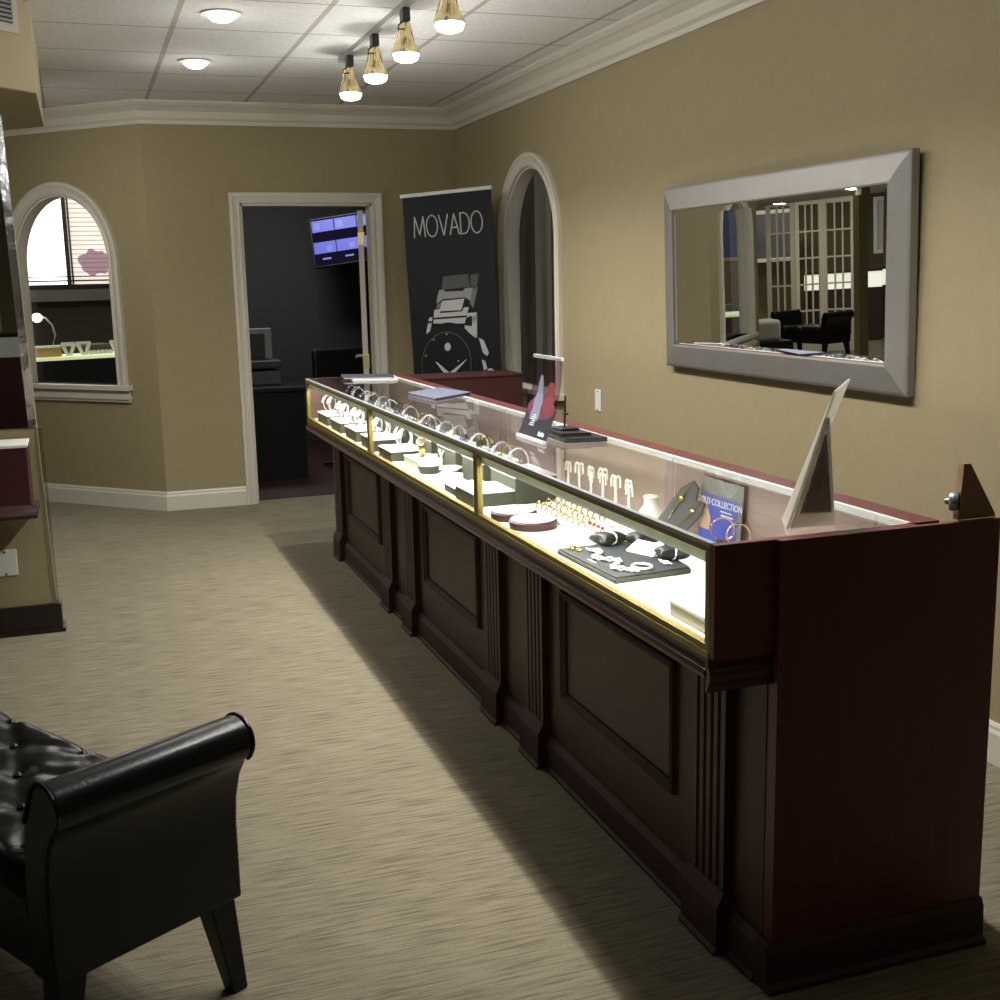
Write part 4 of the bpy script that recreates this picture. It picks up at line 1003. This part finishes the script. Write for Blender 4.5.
shutter(w3, -1.45, -.10, 24, mat('blind_white', (.8, .8, .78), .6)); shutter(w4, -.06, .7, 24, mat('blind_pale', (.7, .6, .5), .6))
b = MB(); b.box(-.055, -.035, YW + .03, YW + .05, 1.56, 2.56); b.box(.32, .335, YW + .03, YW + .05, 1.475, 2.56); b.build('window_stile', mat('stile_rose', (.35, .22, .19), .6), w4)
MB().prism([(.02 + .15 * math.cos(a) * (1 + .12 * math.sin(5 * a)) + .02, 1.88 + .125 * math.sin(a) * (1 + .15 * math.cos(7 * a))) for a in [2 * PI * i / 26 for i in range(26)]], lambda x, z: (x + .13, YW + .10, z - .11), lambda x, z: (x + .13, YW + .104, z - .11)).build('window_decal', mat('decal_mauve', (.30, .16, .20), .6, emit=(.55, .36, .42), es=.8), w4)
DK2 = mat('black_frame', (.015, .014, .014), .5)
b = MB(); b.box(-1.6, .7, YW - .03, YW - .0, 1.515, 1.56); b.box(-1.6, .7, YW - .03, YW, 1.59, 1.602); b.box(-1.6, .7, YW - .03, YW, 1.63, 1.64); struct(b.build('trim_window_bars', DK2))
xq = on(33, 250, 1, YW).x
MB().box(-.80, -.775, YW - .03, YW, 1.475, 2.56).build('window_stile', DK2, w3)
struct(MB().box(-1.6, .7, YW - .16, YW - .002, 1.40, 1.51).build('trim_window_ledge', mat('ledge_grey', (.26, .25, .23), .6)))
# lit back-room case, lamp and stands; the case front runs up to the right
cA = on(20, 364, 2, .93); cB = on(122, 352, 2, .93)
xs, ys_ = -.72, 10.55
rc = thing('display_case', 'black-fronted lit case seen through the arched window at the left', 'display case', (xs, ys_, 0), math.radians(18), None)
MB().box(-.4, 1.25, 0, .5, 0, .93).build('cabinet', BLACK, rc)
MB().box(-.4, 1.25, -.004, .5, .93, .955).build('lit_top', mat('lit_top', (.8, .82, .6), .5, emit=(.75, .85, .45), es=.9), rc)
def along(s, d, z): a = math.radians(18); return (xs + s * math.cos(a) - d * math.sin(a), ys_ + s * math.sin(a) + d * math.cos(a), z)
def vstand(label, s):
    t = thing('necklace_stand', label, 'jewellery stand', along(s, .16, .956), math.radians(18))
    for q in (-1, 1): MB().hexa([(.012 * q - .012, -.01, 0), (.012 * q + .012, -.01, 0), (.012 * q + .012, .01, 0), (.012 * q - .012, .01, 0), (.05 * q - .014, -.01, .10), (.05 * q + .014, -.01, .10), (.05 * q + .014, .01, .10), (.05 * q - .014, .01, .10)]).build('prong', WHITE, t)
    MB().box(-.06, .06, -.008, .008, .095, .115).build('bar', WHITE, t)
vstand('white V-shaped necklace stand on the lit case behind the arched window, left', .68); vstand('white V-shaped necklace stand beside it behind the arched window, middle', .81); vstand('white V-shaped necklace stand at the right end behind the arched window', 1.10)
for i in range(6):
    t = thing('ring_box', 'small white ring box on the lit case behind the arched window, %s from the left' % ORD[i], 'ring box', along(.86 + i * .035, .15, .956), .3, 'ring boxes on the lit back-room case')
    MB().box(-.015, .015, -.015, .015, 0, .028).build('box', WHITE, t, bevel=.003); MB().box(-.012, .012, -.012, .012, .028, .036).build('cushion', PAPER, t, bevel=.003)
t = thing('storage_box', 'tan box on the lit case behind the arched window', 'box', along(.50, .16, .956), math.radians(18))
MB().box(-.10, .10, -.06, .06, 0, .075).build('carton', mat('tan_card', (.45, .31, .13), .6), t); MB().box(-.102, .102, -.062, .062, .06, .08).build('lid', MATS['tan_card'], t)
t = thing('desk_lamp', 'small gooseneck lamp with bright bulb behind the arched window', 'lamp', along(.555, .38, .956), math.radians(18))
MB().lathe([(.05, 0), (.05, .012), (.01, .018)], (0, 0, 0), 18).build('base', STEEL, t, smooth=True)
MB().tube([(0, 0, .01), (.06, 0, .08), (.09, 0, .17), (.07, 0, .26), (.02, 0, .32), (-.03, 0, .335)], .008, 8).build('gooseneck', STEEL, t, smooth=True)
MB().ball((-.055, -.01, .325), .042, .042, .038, 14).build('bulb', LAMP, t, smooth=True)
rt = tag(MB().box(.1, .9, -.03, .03, 0, .012).build('tray', mat('tray_steel', (.5, .5, .44), .35, .6), None, bevel=.004, loc=along(.0, .62, 1.02)), 'long pale tray on the back counter behind the arched window', 'tray'); rt.rotation_euler = (0, 0, math.radians(10))
t = thing('back_counter', 'dark back counter behind the lit case in the window room', 'counter', along(-.4, .56, 0), math.radians(18)); MB().box(0, 1.6, 0, .3, 0, 1.0).build('cabinet', DOLIVE, t); MB().box(-.01, 1.61, -.01, .31, 1.0, 1.02).build('counter_top', DOLIVE, t)

# ---------------------------------------------------------------- seen only in the mirror: doors, cases and pictures across the shop
fd = thing('folding_door', 'white folding glass-paned doors across the shop, seen in the wall mirror', 'folding door', (-4.40, 15.45, 0), math.radians(32 + 180))
WTR = mat('door_white', (.62, .58, .46), .5)
px = 0; py = 0
for k, (w, a) in enumerate(((.42, .35), (.42, -.35), (.46, .3))):
    d = Vector((math.cos(a), math.sin(a), 0)); n = Vector((-d.y, d.x, 0)); O = Vector((px, py, 0))
    def q(x, y, z): p_ = O + d * x + n * y; return (p_.x, p_.y, z)
    def bx(b, x0, x1, z0, z1, th=.018): b.hexa([q(x0, -th, z0), q(x1, -th, z0), q(x1, th, z0), q(x0, th, z0), q(x0, -th, z1), q(x1, -th, z1), q(x1, th, z1), q(x0, th, z1)])
    b = MB(); bx(b, 0, .06, 0, 2.2); bx(b, w - .06, w, 0, 2.2); bx(b, .06, w - .06, 0, .22); bx(b, .06, w - .06, 2.10, 2.2)
    for i in range(1, 5): bx(b, .06, w - .06, .22 + i * .376 - .012, .22 + i * .376 + .012, .012)
    for i in range(1, 3): x = .06 + (w - .12) * i / 3; bx(b, x - .011, x + .011, .22, 2.10, .011)
    lf = b.build('door_leaf', WTR, fd)
    g = MB(); bx(g, .06, w - .06, .22, 2.10, .003); g.build('glass_panes', GLS, lf)
    px += d.x * w; py += d.y * w
struct(MB().box(-4.27, -4.14, 12.88, 13.0, 0, ZC).build('wall_mirror_pier', PAINT))
struct(MB().box(-3.95, -3.6, 15.7, 16.2, 0, ZC).build('wall_corner_pier', PAINT))
far = thing('display_case', 'dark lit showcase across the shop, seen at the right of the mirror', 'display case', (-7.6, 15.0, 0), .6)
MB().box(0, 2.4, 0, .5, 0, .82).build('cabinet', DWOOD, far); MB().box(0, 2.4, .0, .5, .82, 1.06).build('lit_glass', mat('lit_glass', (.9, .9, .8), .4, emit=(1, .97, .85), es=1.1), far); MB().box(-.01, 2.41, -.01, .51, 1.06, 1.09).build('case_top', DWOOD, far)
def picture(label, loc, rz, w, h, mt):
    t = thing('framed_picture', label, 'picture', loc, rz)
    MB().box(-w / 2, w / 2, 0, .02, -h / 2, h / 2).build('canvas', mt, t)
    b = MB(); b.box(-w / 2 - .06, w / 2 + .06, -.015, .02, h / 2, h / 2 + .06); b.box(-w / 2 - .06, w / 2 + .06, -.015, .02, -h / 2 - .06, -h / 2); b.box(-w / 2 - .06, -w / 2, -.015, .02, -h / 2, h / 2); b.box(w / 2, w / 2 + .06, -.015, .02, -h / 2, h / 2)
    b.build('frame', WHITE, t)
picture('white-framed bright picture on the far wall, seen at the right of the mirror', (-7.1, 16.05, 1.75), .6, .55, .75, mat('picture_pale', (.6, .6, .62), .5))
picture('white-framed dark picture on the far wall, seen through the folding doors', (-5.4, 17.2, 1.7), .55, 1.0, .7, mat('picture_dark', (.12, .11, .13), .5))
struct(MB().box(-2.56, -2.48, 12.75, 14.6, 0, ZC).build('wall_alcove', PAINT))
t = thing('framed_picture', 'blue picture glimpsed through the arched window in the mirror', 'picture', (-2.475, 13.55, 1.75), PI / 2)
MB().box(-.6, .6, -.03, 0, -.28, .32).build('canvas', mat('picture_blue', (.10, .18, .40), .5), t); MB().box(-.64, .64, -.02, -.001, -.32, .36).build('frame', WHITE, t)
st = thing('upholstered_stool', 'low floral cushioned stool beside the bench in the mirror', 'stool', (-3.42, 13.85, 0), .2)
MB().box(-.25, .25, -.22, .22, .12, .34).build('base', BLACKWOOD, st, bevel=.01)
for sx in (-1, 1):
    for sy in (-1, 1): MB().taper((.2 * sx, .17 * sy, 0), .018, .018, (.2 * sx, .17 * sy, .13), .025, .025).build('leg', BLACKWOOD, st)
MB().box(-.10, .25, -.20, .22, .34, .62).build('cushion', mat('floral_cloth', (.42, .40, .36), .8, bump=(25, .2)), st, bevel=.05, seg=4)

# behind the camera, reflected in the pillar mirror
rb = thing('display_case', 'lit wall showcase behind the camera, reflected in the pillar mirror', 'display case', (-2.6, -3.2, 0))
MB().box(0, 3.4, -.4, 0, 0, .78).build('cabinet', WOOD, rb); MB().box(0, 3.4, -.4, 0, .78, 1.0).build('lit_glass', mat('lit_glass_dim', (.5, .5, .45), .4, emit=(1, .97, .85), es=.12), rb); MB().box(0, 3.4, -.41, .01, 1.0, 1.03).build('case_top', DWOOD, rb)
picture('pale blue picture behind the camera, reflected in the pillar mirror', (-1.2, -4.04, 1.5), PI, .5, .8, mat('picture_aqua', (.25, .45, .55), .5))

# ---------------------------------------------------------------- lights
def area(name, loc, sx, sy, e, col=(1, .95, .86), aim=(0, 0, -1)):
    d = bpy.data.lights.new(name, 'AREA'); d.shape = 'RECTANGLE'; d.size = sx; d.size_y = sy; d.energy = e; d.color = col
    o = bpy.data.objects.new(name, d); COL.objects.link(o); o.location = loc; o.rotation_euler = Vector(aim).to_track_quat('-Z', 'Y').to_euler(); return o
area('shop_fill_light', (.3, -1.5, 2.66), 1.0, 1.0, 2.0)  # unseen fill lights without fixtures, added for ambient light in the shop
area('shop_fill_light', (-2.0, 3.4, 2.3), .8, .8, 7)
dup(D0, (-.80, 7.30, ZB - .004), None, 'added downlight under the low bulkhead, unseen behind the pillar, brightening the angled wall')  # invented fixture and spot, added to brighten the angled wall
spot('downlight_lamp', (-.80, 7.30, ZB - .07), 70, 165, .9, .05, aim=(.45, .45, -.55))
area('far_shop_light', (-4.2, 13.2, 2.66), .22, .22, 60)
area('far_shop_light', (-5.0, 16, 2.66), .22, .22, 30)
area('side_room_light', (3.4, 7.5, 2.66), .8, .8, 3)
spot_ = bpy.data.lights.new('window_room_fill', 'POINT'); spot_.energy = 24; spot_.shadow_soft_size = .1; spot_.color = (1, .96, .86)  # added point light without a fixture, brightens the rear wall and stands
spo = bpy.data.objects.new('window_room_fill', spot_); COL.objects.link(spo); spo.location = (-.1, 9.9, 2.4)
area('window_daylight', (-.6, YW - .1, 2.1), 1.9, .9, 22, (1, .97, .93), (0, -1, 0))
area('office_light', (1.6, 10.2, 2.68), .6, .6, 24, (1, .97, .93))

w = bpy.data.worlds.new('world'); SC.world = w; w.use_nodes = True
w.node_tree.nodes['Background'].inputs[0].default_value = (.5, .47, .42, 1); w.node_tree.nodes['Background'].inputs[1].default_value = .02
vs = SC.view_settings; vs.view_transform = 'Standard'; vs.look = 'None'; vs.exposure = -0.42; vs.gamma = 1.0; vs.use_curve_mapping = False
SC.cycles.max_bounces = 10; SC.cycles.transparent_max_bounces = 24; SC.cycles.caustics_reflective = False; SC.cycles.caustics_refractive = False
SC.cycles.sample_clamp_indirect = 6
SC.cycles.use_denoising = True
